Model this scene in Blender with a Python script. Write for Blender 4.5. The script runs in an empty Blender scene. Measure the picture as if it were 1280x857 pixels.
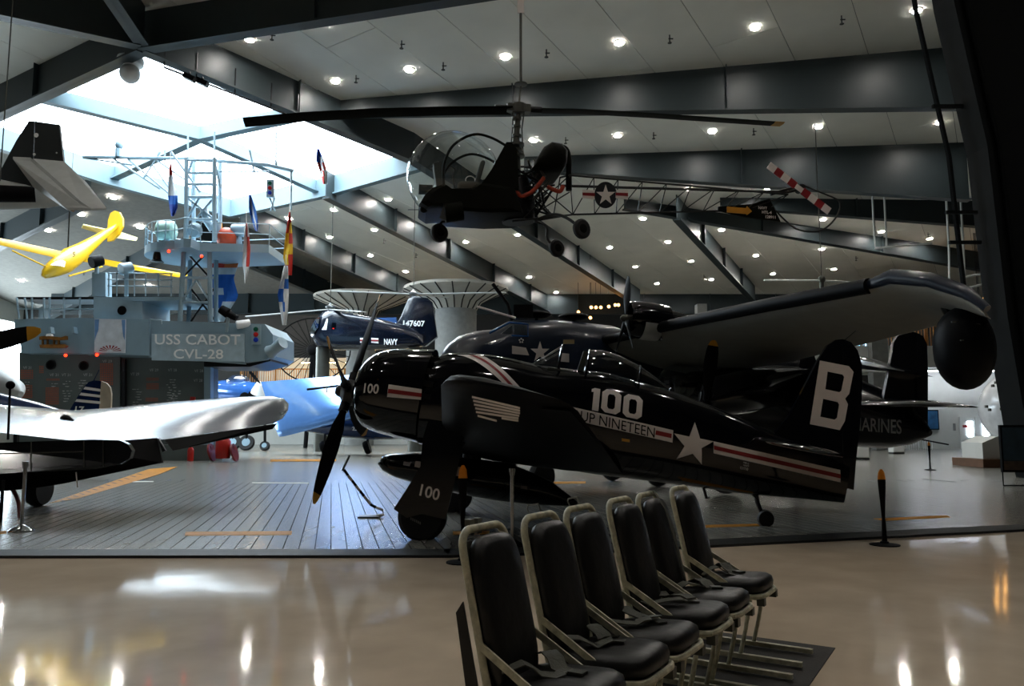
import bpy, bmesh, math, random
from mathutils import Vector, Matrix
random.seed(11)
SC = bpy.context.scene
COL = SC.collection
PI = math.pi
R = math.radians
V = Vector
# ------------------------------------------------------------------ camera
F = 980.0                                   # focal length in pixels of the 1280 x 857 frame
PITCH = math.atan(104.5 / F)
CAMZ = 1.57
cam = bpy.data.cameras.new('camera')
cam.sensor_width = 36.0
cam.lens = 36.0 * F / 1280.0
cam.clip_end = 400
cam_o = bpy.data.objects.new('camera', cam)
COL.objects.link(cam_o)
cam_o.location = (0, 0, CAMZ)
cam_o.rotation_euler = (PI / 2 + PITCH, 0, 0)
SC.camera = cam_o
# ------------------------------------------------------------------ sky, view
W = bpy.data.worlds.new('sky')
SC.world = W
W.use_nodes = True
bg = W.node_tree.nodes['Background']
bg.inputs[0].default_value = (0.80, 0.92, 1.0, 1)
bg.inputs[1].default_value = 9.0
SC.view_settings.view_transform = 'Standard'
SC.view_settings.look = 'None'
SC.view_settings.gamma = 1.0
SC.view_settings.use_curve_mapping = False
SC.view_settings.exposure = 1.3
SC.cycles.use_denoising = True
SC.cycles.max_bounces = 8
SC.cycles.transparent_max_bounces = 16
SC.cycles.caustics_reflective = False
SC.cycles.caustics_refractive = False
SC.cycles.sample_clamp_indirect = 6.0
LAMP = 235.0                                 # emission of the ceiling downlights

# ------------------------------------------------------------------ helpers
CP, SP = math.cos(PITCH), math.sin(PITCH)
EYE = V((0, 0, CAMZ))
def ray(px, py):
    u, v = (px - 640.0) / F, (428.5 - py) / F
    return V((u, CP - SP * v, SP + CP * v))
def at(px, py, y):
    d = ray(px, py)
    return EYE + d * (y / d.y)
def onz(px, py, z):
    d = ray(px, py)
    return EYE + d * ((z - CAMZ) / d.z)
def onpl(px, py, p, n):
    d = ray(px, py)
    return EYE + d * ((V(p) - EYE).dot(n) / d.dot(n))

WM = {}
def link(o):
    COL.objects.link(o)
    return o
def tag(o, label=None, cat=None, group=None, kind=None):
    if label: o['label'] = label
    if cat: o['category'] = cat
    if group: o['group'] = group
    if kind: o['kind'] = kind
    return o
def thing(name, label, cat, loc=(0, 0, 0), rotz=0.0, group=None, kind=None, mat=None):
    o = link(bpy.data.objects.new(name, None))
    M = mat if mat is not None else Matrix.Translation(V(loc)) @ Matrix.Rotation(rotz, 4, 'Z')
    o.matrix_basis = M
    o.empty_display_size = 0.2
    WM[o.name] = M.copy()
    return tag(o, label, cat, group, kind)

class MB:
    def __init__(s):
        s.v, s.f, s.m = [], [], []
        s.cur = 0
    def add(s, vs, fs):
        b = len(s.v)
        s.v += [V(p) for p in vs]
        s.f += [[b + i for i in q] for q in fs]
        s.m += [s.cur] * len(fs)
        return s
    def box(s, c, d, M=None):
        x, y, z = d[0] / 2, d[1] / 2, d[2] / 2
        vs = [V((i, j, k)) for i in (-x, x) for j in (-y, y) for k in (-z, z)]
        if M is not None: vs = [M @ p for p in vs]
        c = V(c)
        return s.add([p + c for p in vs], [(0, 1, 3, 2), (4, 6, 7, 5), (0, 4, 5, 1), (2, 3, 7, 6), (0, 2, 6, 4), (1, 5, 7, 3)])
    def bb(s, a, b):
        a, b = V(a), V(b)
        d = b - a
        return s.box((a + b) / 2, [abs(t) for t in d])
    def ext(s, pts, vec):
        n = len(pts); vec = V(vec)
        vs = [V(p) for p in pts] + [V(p) + vec for p in pts]
        fs = [list(range(n))[::-1], list(range(n, 2 * n))]
        fs += [(i, (i + 1) % n, n + (i + 1) % n, n + i) for i in range(n)]
        return s.add(vs, fs)
    def quad(s, *pts):
        return s.add(pts, [list(range(len(pts)))])
    def loft(s, rings, cap=True, closed=False):
        n = len(rings[0]); b = len(s.v); fs = []
        vs = [p for r in rings for p in r]
        k = len(rings)
        for i in range(k if closed else k - 1):
            j = (i + 1) % k
            for a in range(n):
                c = (a + 1) % n
                fs.append((i * n + a, i * n + c, j * n + c, j * n + a))
        if cap and not closed:
            fs.append(list(range(n))[::-1]); fs.append([(k - 1) * n + i for i in range(n)])
        return s.add(vs, fs)
    def tube(s, path, r, n=8, cap=True, closed=False):
        path = [V(p) for p in path]; k = len(path); rings = []
        up = None
        for i, p in enumerate(path):
            if closed: t = path[(i + 1) % k] - path[i - 1]
            else: t = path[min(i + 1, k - 1)] - path[max(i - 1, 0)]
            if t.length < 1e-9: t = V((0, 0, 1))
            t.normalize()
            if up is None:
                up = V((0, 0, 1)) if abs(t.z) < 0.9 else V((1, 0, 0))
            a = up - t * up.dot(t)
            if a.length < 1e-6: a = t.orthogonal()
            a.normalize(); c = t.cross(a); up = a
            rr = r[i] if isinstance(r, (list, tuple)) else r
            rings.append([p + (a * math.cos(q) + c * math.sin(q)) * rr for q in (2 * PI * j / n for j in range(n))])
        return s.loft(rings, cap, closed)
    def lathe(s, prof, M=None, n=20, cap=True):
        M = M if M is not None else Matrix.Identity(4)
        rings = [[M @ V((max(r, 1e-4) * math.cos(q), max(r, 1e-4) * math.sin(q), z)) for q in (2 * PI * j / n for j in range(n))] for r, z in prof]
        return s.loft(rings, cap)
    def ball(s, c, r, nu=16, nv=10):
        r = (r, r, r) if not isinstance(r, (list, tuple)) else r
        pr = [(math.sin(PI * i / nv), -math.cos(PI * i / nv)) for i in range(nv + 1)]
        M = Matrix.Translation(V(c)) @ Matrix.Diagonal((r[0], r[1], r[2], 1))
        return s.lathe(pr, M, nu)
    def build(s, name, mat, parent=None, world=False, ang=38, smooth=True, share=None):
        me = bpy.data.meshes.new(name)
        vs = s.v
        if world and parent is not None:
            Mi = WM[parent.name].inverted()
            vs = [Mi @ p for p in vs]
        me.from_pydata([tuple(p) for p in vs], [], s.f)
        bm = bmesh.new(); bm.from_mesh(me)
        loose = [v for v in bm.verts if not v.link_faces]
        if loose: bmesh.ops.delete(bm, geom=loose, context='VERTS')
        bmesh.ops.recalc_face_normals(bm, faces=bm.faces)
        bm.to_mesh(me); bm.free()
        mats = mat if isinstance(mat, (list, tuple)) else [mat]
        for m in mats: me.materials.append(m)
        if len(mats) > 1: me.polygons.foreach_set('material_index', s.m)
        if smooth:
            me.polygons.foreach_set('use_smooth', [True] * len(me.polygons))
            me.set_sharp_from_angle(angle=R(ang))
        o = link(bpy.data.objects.new(name, me))
        if parent is not None:
            o.parent = parent
            WM[o.name] = WM[parent.name]
        else:
            WM[o.name] = Matrix.Identity(4)
        return o

def centre(o):
    """move a top-level mesh's origin to its own base"""
    me = o.data
    xs = [v.co for v in me.vertices]
    c = V(((min(p.x for p in xs) + max(p.x for p in xs)) / 2, (min(p.y for p in xs) + max(p.y for p in xs)) / 2, min(p.z for p in xs)))
    me.transform(Matrix.Translation(-c)); o.location = c
    WM[o.name] = Matrix.Translation(c)
    return o

# ---- materials
def lin(h):
    if isinstance(h, str):
        h = h.lstrip('#')
        c = [int(h[i:i + 2], 16) / 255 for i in (0, 2, 4)]
        return tuple(((x + 0.055) / 1.055) ** 2.4 if x > 0.04045 else x / 12.92 for x in c)
    return tuple(h)
MATS = {}
def mat(name, col, rough=0.5, metal=0.0, var=0.12, scale=3.0, bump=0.0, bscale=40.0, coat=0.0, spec=0.5, rvar=0.0, stretch=None):
    if name in MATS: return MATS[name]
    m = bpy.data.materials.new(name); m.use_nodes = True
    nt = m.node_tree; N = nt.nodes; L = nt.links
    b = N['Principled BSDF']
    c = lin(col)
    tc = N.new('ShaderNodeTexCoord')
    mp = N.new('ShaderNodeMapping')
    L.new(tc.outputs['Object'], mp.inputs[0])
    if stretch: mp.inputs['Scale'].default_value = stretch
    nz = N.new('ShaderNodeTexNoise'); nz.inputs['Scale'].default_value = scale; nz.inputs['Detail'].default_value = 4
    L.new(mp.outputs[0], nz.inputs['Vector'])
    rp = N.new('ShaderNodeValToRGB')
    rp.color_ramp.elements[0].position = 0.3; rp.color_ramp.elements[1].position = 0.7
    rp.color_ramp.elements[0].color = (*[x * (1 - var) for x in c], 1)
    rp.color_ramp.elements[1].color = (*[min(1, x * (1 + var)) for x in c], 1)
    L.new(nz.outputs['Fac'], rp.inputs[0]); L.new(rp.outputs[0], b.inputs['Base Color'])
    b.inputs['Roughness'].default_value = rough
    b.inputs['Metallic'].default_value = metal
    b.inputs['Specular IOR Level'].default_value = spec
    b.inputs['Coat Weight'].default_value = coat
    b.inputs['Coat Roughness'].default_value = 0.05
    if rvar:
        mr = N.new('ShaderNodeMapRange'); mr.inputs[3].default_value = max(0, rough - rvar); mr.inputs[4].default_value = rough + rvar
        L.new(nz.outputs['Fac'], mr.inputs[0]); L.new(mr.outputs[0], b.inputs['Roughness'])
    if bump:
        n2 = N.new('ShaderNodeTexNoise'); n2.inputs['Scale'].default_value = bscale; n2.inputs['Detail'].default_value = 3
        L.new(mp.outputs[0], n2.inputs['Vector'])
        bp = N.new('ShaderNodeBump'); bp.inputs['Strength'].default_value = bump; bp.inputs['Distance'].default_value = 0.02
        L.new(n2.outputs['Fac'], bp.inputs['Height']); L.new(bp.outputs[0], b.inputs['Normal'])
    MATS[name] = m
    return m
def glow(name, col, s):
    if name in MATS: return MATS[name]
    m = bpy.data.materials.new(name); m.use_nodes = True
    b = m.node_tree.nodes['Principled BSDF']
    b.inputs['Base Color'].default_value = (*lin(col), 1)
    b.inputs['Emission Color'].default_value = (*lin(col), 1)
    b.inputs['Emission Strength'].default_value = s
    MATS[name] = m
    return m
def glass(name, tint=(0.92, 0.96, 0.97), refl=0.12, rough=0.02):
    if name in MATS: return MATS[name]
    m = bpy.data.materials.new(name); m.use_nodes = True
    nt = m.node_tree; N = nt.nodes; L = nt.links
    N.remove(N['Principled BSDF'])
    out = N['Material Output']
    t = N.new('ShaderNodeBsdfTransparent'); t.inputs[0].default_value = (*tint, 1)
    g = N.new('ShaderNodeBsdfGlossy'); g.inputs['Roughness'].default_value = rough
    lw = N.new('ShaderNodeLayerWeight'); lw.inputs[0].default_value = 0.5
    fr = N.new('ShaderNodeMath'); fr.operation = 'POWER'; fr.inputs[1].default_value = 4.0
    L.new(lw.outputs['Facing'], fr.inputs[0])
    ad = N.new('ShaderNodeMath'); ad.operation = 'ADD'; ad.inputs[1].default_value = refl; ad.use_clamp = True
    mx = N.new('ShaderNodeMixShader')
    L.new(fr.outputs[0], ad.inputs[0]); L.new(ad.outputs[0], mx.inputs[0])
    L.new(t.outputs[0], mx.inputs[1]); L.new(g.outputs[0], mx.inputs[2]); L.new(mx.outputs[0], out.inputs[0])
    MATS[name] = m
    return m

# ---- flat shapes, lettering
def mesh2d(loops):
    c = bpy.data.curves.new('shape', 'CURVE'); c.dimensions = '2D'; c.fill_mode = 'BOTH'
    for lp in loops:
        sp = c.splines.new('POLY'); sp.points.add(len(lp) - 1); sp.use_cyclic_u = True
        for i, p in enumerate(lp): sp.points[i].co = (p[0], p[1], 0, 1)
    o = bpy.data.objects.new('shape', c)
    me = bpy.data.meshes.new_from_object(o)
    r = ([tuple(v.co) for v in me.vertices], [tuple(p.vertices) for p in me.polygons])
    bpy.data.objects.remove(o); bpy.data.curves.remove(c); bpy.data.meshes.remove(me)
    return r
def text2d(s, w=None, h=1.0, bold=0.0):
    """lettering with its box from (0,0) to (w,h)"""
    c = bpy.data.curves.new('text', 'FONT'); c.body = s; c.size = 1.0; c.offset = bold; c.resolution_u = 3; c.fill_mode = 'BOTH'
    o = bpy.data.objects.new('text', c)
    me = bpy.data.meshes.new_from_object(o)
    vs = [tuple(v.co) for v in me.vertices]; fs = [tuple(p.vertices) for p in me.polygons]
    bpy.data.objects.remove(o); bpy.data.curves.remove(c); bpy.data.meshes.remove(me)
    x0, x1 = min(v[0] for v in vs), max(v[0] for v in vs); y0, y1 = min(v[1] for v in vs), max(v[1] for v in vs)
    k = h / (y1 - y0); kx = (w / (x1 - x0)) if w else k
    return [((v[0] - x0) * kx, (v[1] - y0) * k, 0) for v in vs], fs
def islands(vs, fs):
    """split a flat shape into its connected pieces"""
    par = list(range(len(vs)))
    def find(i):
        while par[i] != i: par[i] = par[par[i]]; i = par[i]
        return i
    for f in fs:
        for a in f[1:]: par[find(a)] = find(f[0])
    out = {}
    for f in fs: out.setdefault(find(f[0]), []).append(f)
    res = []
    for g in out.values():
        ids = sorted({i for f in g for i in f}); mp = {i: k for k, i in enumerate(ids)}
        res.append(([vs[i] for i in ids], [tuple(mp[i] for i in f) for f in g]))
    return res
def star2d(cx, cy, r, rot=0.0, inner=0.382):
    return [(cx + (r if i % 2 == 0 else r * inner) * math.sin(rot + PI * i / 5), cy + (r if i % 2 == 0 else r * inner) * math.cos(rot + PI * i / 5)) for i in range(10)]
def flat(vs, fs, fn):
    """put a 2-D shape into space: fn(x, y) -> point"""
    m = MB(); m.add([fn(p[0], p[1]) for p in vs], fs)
    return m
def cut2d(vs, fs, sx, sy):
    bm = bmesh.new()
    bv = [bm.verts.new((p[0], p[1], 0)) for p in vs]
    for f in fs:
        try: bm.faces.new([bv[i] for i in f])
        except ValueError: pass
    x0, x1 = min(p[0] for p in vs), max(p[0] for p in vs); y0, y1 = min(p[1] for p in vs), max(p[1] for p in vs)
    for lo, hi, st, ax in ((x0, x1, sx, 0), (y0, y1, sy, 1)):
        t = lo + st
        while t < hi:
            co = (t, 0, 0) if ax == 0 else (0, t, 0); no = (1, 0, 0) if ax == 0 else (0, 1, 0)
            bmesh.ops.bisect_plane(bm, geom=bm.verts[:] + bm.edges[:] + bm.faces[:], plane_co=co, plane_no=no)
            t += st
    bm.verts.index_update()
    r = ([tuple(v.co) for v in bm.verts], [tuple(v.index for v in f.verts) for f in bm.faces])
    bm.free()
    return r

# ---- fuselages and wings
def interp(pts, x):
    if x <= pts[0][0]: return pts[0][1]
    for (a, p), (b, q) in zip(pts, pts[1:]):
        if x <= b:
            t = (x - a) / (b - a) if b > a else 0
            return p + (q - p) * t
    return pts[-1][1]
class Fus:
    """body along local x: top(x), bottom(x), half width(x) and roundness"""
    def __init__(s, top, bot, hw, e=2.2):
        s.top, s.bot, s.hw, s.e = top, bot, hw, e
    def ex(s, x): return interp(s.e, x) if isinstance(s.e, list) else s.e
    def ring(s, x, n=28):
        t, b, w, e = interp(s.top, x), interp(s.bot, x), interp(s.hw, x), s.ex(x)
        zc, hh = (t + b) / 2, max((t - b) / 2, 1e-3)
        out = []
        for j in range(n):
            q = 2 * PI * j / n
            c, sn = math.cos(q), math.sin(q)
            out.append(V((x, w * math.copysign(abs(c) ** (2 / e), c), zc + hh * math.copysign(abs(sn) ** (2 / e), sn))))
        return out
    def side(s, x, z):
        t, b, w, e = interp(s.top, x), interp(s.bot, x), interp(s.hw, x), s.ex(x)
        zc, hh = (t + b) / 2, max((t - b) / 2, 1e-3)
        q = min(abs((z - zc) / hh), 0.999)
        return w * (1 - q ** e) ** (1 / e)
    def mesh(s, xs, n=28, cap=True):
        return MB().loft([s.ring(x, n) for x in xs], cap)
    def decal(s, vs, fs, off=0.006, sgn=-1, sx=0.25, sy=0.06):
        vs, fs = cut2d(vs, fs, sx, sy)
        return flat(vs, fs, lambda x, z: V((x, sgn * (s.side(x, z) + off), z)))
AF = [(0, 0), (.03, .55), (.1, .85), (.3, 1.0), (.55, .8), (.8, .4), (1, .03), (.8, -.25), (.55, -.5), (.3, -.65), (.1, -.55), (.03, -.35)]
def wing(m, secs):
    """secs: (leading edge point, trailing edge point, thickness, up vector)"""
    rings = []
    for le, te, th, up in secs:
        le, te, up = V(le), V(te), V(up).normalized()
        rings.append([le + (te - le) * a + up * (th * 0.6 * b) for a, b in AF])
    return m.loft(rings)
def frange(a, b, n): return [a + (b - a) * i / (n - 1) for i in range(n)]
def smoothpts(pts, k=6):
    """Catmull-Rom through the points, first coordinate kept increasing"""
    out = []
    P = [V(p) for p in pts]
    for i in range(len(P) - 1):
        p0, p1, p2, p3 = P[max(i - 1, 0)], P[i], P[i + 1], P[min(i + 2, len(P) - 1)]
        for j in range(k):
            t = j / k
            out.append(0.5 * ((2 * p1) + (p2 - p0) * t + (2 * p0 - 5 * p1 + 4 * p2 - p3) * t * t + (3 * p1 - p0 - 3 * p2 + p3) * t ** 3))
    out.append(P[-1])
    return out
# ================================================================== the setting
M_CEIL = mat('ceiling_white_panel', '#e9e7de', 0.8, var=0.04, scale=0.6)
M_BACK = mat('ceiling_backing', '#6f6e68', 0.9)
M_STEEL = mat('girder_paint_shaded', '#2b3437', 0.42, var=0.06, scale=0.7, spec=0.3)  # same beam paint as the skylight ring, darkened for the unlit webs
M_RING = mat('girder_paint_lit', '#61767e', 0.5, var=0.05, scale=0.7)  # girder paint again, made paler for the daylight falling on it
M_TILE = mat('polished_tile', '#d0bda6', 0.07, var=0.10, scale=1.6, bump=0.05, bscale=2.2, spec=0.6)
M_DECK = mat('deck_boards', '#74746e', 0.26, var=0.16, scale=2.2, bump=0.10, bscale=5, spec=0.5, stretch=(1, 1, 1))
M_DARKWALL = mat('dark_wall', '#2b2a28', 0.8)
M_WHITE = mat('white_wall', '#c9cbc6', 0.7, var=0.03)
M_YEL = mat('yellow_floor_paint', '#b97a10', 0.6, var=0.12, scale=12, spec=0.15)
M_BLACKSTRIP = mat('dark_rubber_strip', '#26292a', 0.6, spec=0.2)

CEIL = lambda y: 21.6 - 0.1 * y
CN = V((0, 0.1, 1))                             # normal of the sloping roof
def onroof(px, py, drop=0.0):
    return onpl(px, py, (0, 0, 21.6 - drop), CN)

# floor of polished tile under everything; the boarded deck lies on it
m = MB(); m.bb((-50, -18, -0.3), (46, 80, 0.0))
tag(m.build('floor', M_TILE, smooth=False), 'polished beige tile floor in front of the boarded deck', 'floor', kind='structure')

# deck edge: polyline that the photograph shows as the border between tile and boards
E = [onz(-260, 698, 0), onz(560, 697, 0), onz(760, 691, 0), onz(1280, 664, 0), onz(1500, 654, 0)]
E = [V((p.x, p.y)) for p in E]
def edge_y(x):
    for a, b in zip(E, E[1:]):
        if x <= b.x: return a.y + (b.y - a.y) * (x - a.x) / (b.x - a.x)
    a, b = E[-2], E[-1]
    return a.y + (b.y - a.y) * (x - a.x) / (b.x - a.x)
deck = MB()
xs = [-49.9] + [E[0].x] + [p.x for p in E[1:]] + [45.9]
poly = [(x, edge_y(x) + 0.45, 0.008) for x in xs] + [(45.9, 79.9, 0.008), (-49.9, 79.9, 0.008)]
deck.ext(poly, (0, 0, 0.006))
deck_o = deck.build('floor_deck', M_DECK, smooth=False)
tag(deck_o, 'grey boarded flight deck floor with long planks', 'floor', kind='structure')
# planks, one by one, as far as they can be told apart
PD = V((math.tan(R(-12.9)), 1.0))               # direction of the boards on the floor (per metre of y)
PWID = 0.205
WOODS = [mat('deck_plank_%d' % i, c, 0.25, var=0.12, scale=2.0, bump=0.015, bscale=7, stretch=(3, 0.5, 1)) for i, c in enumerate(('#767670', '#71726d', '#797872'))]
YEND = 23.0
for k in range(-62, 84):
    x0 = k * PWID + 0.55; x1 = x0 + PWID - 0.013
    def yat(xb):
        y = edge_y(xb) + 0.5
        for _ in range(6): y = edge_y(xb + PD.x * (y - 9.4)) + 0.5
        return y
    ya, yb = yat(x0), yat(x1)
    if max(ya, yb) > YEND - 0.5: continue
    yend = YEND + random.uniform(-0.8, 0.8)
    P = lambda xb, y: (xb + PD.x * (y - 9.4), y, 0.0142)
    m = MB(); m.ext([P(x0, ya), P(x1, yb), P(x1, yend), P(x0, yend)], (0, 0, 0.010 + random.uniform(-0.0006, 0.0006)))
    m.build('plank', random.choice(WOODS), deck_o, smooth=False)
m = MB(); m.ext([(x, edge_y(x) + 0.47, 0.0141) for x in xs] + [(45.8, YEND - 1.0, 0.0141), (-49.8, YEND - 1.0, 0.0141)], (0, 0, 0.0012))
m.build('plank_bed', mat('dark_caulk', '#121413', 0.9, spec=0.1), deck_o, smooth=False)
# dark edge strip and painted dashes
m = MB()
for a, b in zip(E, E[1:]):
    n = V((-(b - a).y, (b - a).x)).normalized() * 0.48
    m.ext([(a.x, a.y, 0.0), (b.x, b.y, 0.0), (b.x + n.x, b.y + n.y, 0.0), (a.x + n.x, a.y + n.y, 0.0)], (0, 0, 0.034))
tag(m.build('trim_1', M_BLACKSTRIP, smooth=False), 'dark strip along the edge of the deck boards', 'floor strip', kind='structure')
ZP = 0.0265
def floor_quad(name, px4, mt, par=deck_o, th=0.002):
    m = MB(); m.ext([onz(x, y, ZP) for x, y in px4], (0, 0, th))
    return m.build(name, mt, par, smooth=False)
for q in ([(232, 664.5), (365, 663.5), (364, 668), (231, 669)], [(566, 664), (612, 663), (611, 667), (566, 668)],
          [(858, 656.5), (946, 654.5), (950, 657), (858, 660)], [(1092, 648), (1183, 643.8), (1188, 646), (1105, 650.5)],
          [(60, 629), (186, 586), (222, 583), (200, 592), (100, 622)], [(212, 573), (262, 572.5), (262, 574.5), (212, 575)],
          [(338, 574), (420, 573.5), (420, 576), (338, 576.5)], [(690, 602), (732, 601.5), (732, 604), (690, 604.5)], [(0, 664), (8, 663), (8, 666), (0, 667)]):
    floor_quad('painted_line', q, M_YEL)
for i in range(13):                              # black ticks across the long yellow wedge
    t = i / 12.0
    a = (74 + t * 96, 625 - t * 33)
    floor_quad('painted_tick', [a, (a[0] + 6, a[1] + 1.2), (a[0] + 8.5, a[1] + 1.0), (a[0] + 2.5, a[1] - 0.2)], M_BLACKSTRIP, th=0.004)
for q in ([(165, 601.2), (192, 601), (192, 602), (165, 602.4)], [(315, 602.6), (386, 603), (386, 604), (315, 603.6)]):
    floor_quad('painted_line', q, M_WHITE)

# ---- roof
HOLE = [onroof(x, y) for x, y in ((178, 66), (515, 203), (408, 236), (288, 258), (130, 215), (-42, 163))]
H2 = [(p.x, p.y) for p in HOLE]
def half(poly, a, b, keep):
    """part of a convex polygon on one side of the line a-b"""
    out = []
    sd = lambda p: ((b[0] - a[0]) * (p[1] - a[1]) - (b[1] - a[1]) * (p[0] - a[0])) * keep
    for i, p in enumerate(poly):
        q = poly[(i + 1) % len(poly)]
        s0, s1 = sd(p), sd(q)
        if s0 >= 0: out.append(p)
        if s0 * s1 < 0:
            t = s0 / (s0 - s1)
            out.append((p[0] + (q[0] - p[0]) * t, p[1] + (q[1] - p[1]) * t))
    return out
area = lambda P: 0.5 * sum(P[i][0] * P[(i + 1) % len(P)][1] - P[(i + 1) % len(P)][0] * P[i][1] for i in range(len(P)))
if area(H2) < 0: H2 = H2[::-1]
def hull2(P):
    P = sorted(P); lo, up = [], []
    for S, Q in ((lo, P), (up, P[::-1])):
        for p in Q:
            while len(S) > 1 and (S[-1][0] - S[-2][0]) * (p[1] - S[-2][1]) - (S[-1][1] - S[-2][1]) * (p[0] - S[-2][0]) <= 0: S.pop()
            S.append(p)
    return lo[:-1] + up[:-1]
H2 = hull2(H2)
def minus_hole(poly):
    out = []
    for i in range(len(H2)):
        a, b = H2[i], H2[(i + 1) % len(H2)]
        o = half(poly, a, b, -1)
        if len(o) > 2 and abs(area(o)) > 1e-3: out.append(o)
        poly = half(poly, a, b, 1)
        if len(poly) < 3 or abs(area(poly)) < 1e-3: break
    return out
X0, X1, Y0, Y1 = -50.0, 46.0, -18.0, 80.0
m = MB()
for q in minus_hole([(X0, Y0), (X1, Y0), (X1, Y1), (X0, Y1)]):
    m.ext([(x, y, CEIL(y)) for x, y in q], (0, 0, 0.4))
ceil_o = tag(m.build('ceiling', M_BACK, smooth=False), 'high sloping white panelled ceiling with recessed lights', 'ceiling', kind='structure')
PA = R(-32)                                       # panels run askew to the hall
ca, sa = math.cos(PA), math.sin(PA)
for i in range(-14, 18):
    for j in range(-2, 7):
        u0, v0 = i * 2.9, j * 13.0 + (i % 2) * 4.0
        q = [(u0, v0), (u0 + 2.87, v0), (u0 + 2.87, v0 + 12.97), (u0, v0 + 12.97)]
        q = [(u * ca - v * sa, u * sa + v * ca + 8) for u, v in q]
        cx, cy = sum(p[0] for p in q) / 4, sum(p[1] for p in q) / 4
        if cy < 14 or abs(cx) > 0.75 * cy + 9: continue   # only panels the hall shows ahead
        for a, b in (((X0, Y0), (X1, Y0)), ((X1, Y0), (X1, Y1)), ((X1, Y1), (X0, Y1)), ((X0, Y1), (X0, Y0))):
            if len(q) > 2: q = half(q, a, b, 1)
        if len(q) < 3: continue
        m = MB()
        for w in minus_hole(q): m.ext([(x, y, CEIL(y) - 0.05) for x, y in w], (0, 0, 0.045))
        if m.v: m.build('panel', M_CEIL, ceil_o, smooth=False)

# skylight glazing above the opening, four lights between crossing bars
M_SKY = glass('skylight_glass', (0.98, 0.99, 1.0), 0.02)
hc = [onroof(x, y) for x, y in ((178, 66), (515, 203), (408, 236), (288, 258), (130, 215), (-42, 163))]
mid = onroof(250, 172)
m1, m2, m3, m4 = onroof(40, 121), onroof(372, 145), onroof(440, 226), onroof(130, 215)
UPZ = V((0, 0, 0.45))
def pane(pts):
    m = MB(); m.ext([p + UPZ for p in pts], (0, 0, 0.03))
    return tag(m.build('window_1', M_SKY, smooth=False), 'pane of the big skylight between crossing bars', 'skylight', 'skylight panes', 'structure')
n_corner, e_corner, se_corner, s_corner, sw_corner, w_corner = hc
pane([n_corner, m2, mid, m1]); pane([m2, e_corner, se_corner, mid]); pane([mid, se_corner, s_corner, sw_corner]); pane([m1, mid, sw_corner, w_corner])

# portal that lets the sky find its way through the opening
pl = bpy.data.lights.new('skylight_portal', 'AREA'); pl.shape = 'RECTANGLE'
xs_ = [p.x for p in hc]; ys_ = [p.y for p in hc]
pl.size = max(xs_) - min(xs_); pl.size_y = max(ys_) - min(ys_); pl.cycles.is_portal = True
po = link(bpy.data.objects.new('skylight_portal', pl))
po.location = ((max(xs_) + min(xs_)) / 2, (max(ys_) + min(ys_)) / 2, max(p.z for p in hc) + 1.2)

def girder(name, label, a, b, depth, fl=0.55, mt=M_STEEL, tw=0.06, ta=0.0, tb=0.0, stiff=6.0, kind='structure'):
    """plate girder hung under the roof from a to b (points at the underside); depth at both ends may differ"""
    da, db = depth if isinstance(depth, tuple) else (depth, depth)
    a, b = V(a), V(b)
    d = (b - a); L = d.length; d2 = V((d.x, d.y, 0)).normalized(); s = V((-d2.y, d2.x, 0))
    o = thing(name, label, 'girder', (a + b) / 2, kind=kind)
    up = V((0, 0, 1))
    m = MB(); m.ext([a - s * tw / 2, b - s * tw / 2, b - s * tw / 2 + up * db, a - s * tw / 2 + up * da], s * tw)
    m.build('web', mt, o, True, smooth=False)
    m = MB(); m.ext([a - s * fl / 2, b - s * fl / 2, b + s * fl / 2, a + s * fl / 2], (0, 0, 0.09))
    m.build('flange', mt, o, True, smooth=False)
    n = int(L / stiff)
    for i in range(1, n):
        p = a + d * (i / n); h = da + (db - da) * i / n
        for sg in (-1, 1):
            m = MB(); m.ext([p + up * 0.09, p + s * sg * fl * 0.45 + up * 0.09, p + s * sg * fl * 0.45 + up * h, p + up * h], d2 * 0.04)
            m.build('stiffener', mt, o, True, smooth=False)
    return o
RP = onroof
BD = 1.75
def rb(x, y, drop=BD): return onroof(x, y, drop)
G = [((178, 64), (640, -8), 'beam from the skylight peak over the hanging helicopter'), ((176, 60), (-140, -8), 'beam from the skylight peak to the upper corner'),
     ((178, 58), (118, -30), 'beam rising steeply from the skylight peak'), ((178, 66), (-60, 174), 'beam along the skylight edge above the grey jet'),
     ((178, 66), (517, 204), 'beam along the skylight edge that carries the conduit rail'), ((517, 204), (800, 384), 'beam running on past the skylight towards the far wall'),
     ((846, 275), (944, 380), 'short slanting beam with a ladder of brackets'), ((407, 248), (700, 398), 'beam from the skylight to the white funnel column'),
     ((300, 282), (540, 386), 'beam above the blue tandem rotor helicopter'), ((250, 308), (470, 400), 'far beam behind the signal flags'),
     ((112, 256), (-40, 330), 'beam under the grey jet tail'), ((250, 300), (40, 410), 'beam behind the yellow glider')]
for (a, b, lab) in G:
    dp = BD
    girder('roof_girder', 'grey steel roof ' + lab, rb(*a), rb(*b), BD)
for a, b, da, db, lab in (((396, 127), (1197, 57), 0.8, 2.9, 'long deepening beam behind the rotor of the hanging helicopter'), ((655, 195), (1207, 177), 0.9, 3.4, 'deepening beam behind the tail boom of the hanging helicopter'),
                          ((900, 246), (1236, 250), 0.7, 1.9, 'beam under the tail rotor of the hanging helicopter'), ((780, 247), (1232, 315), 0.8, 1.6, 'beam crossing behind the tail fin of the hanging helicopter')):
    girder('roof_girder', 'grey steel roof ' + lab, onroof(*a) - V((0, 0, da)), onroof(*b) - V((0, 0, db)), (da, db), stiff=9.0)
girder('roof_girder', 'long grey steel beam where the roof meets the far wall', V((-44, 74, CEIL(74) - 2)), V((44, 74, CEIL(74) - 2)), 2.0)
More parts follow.
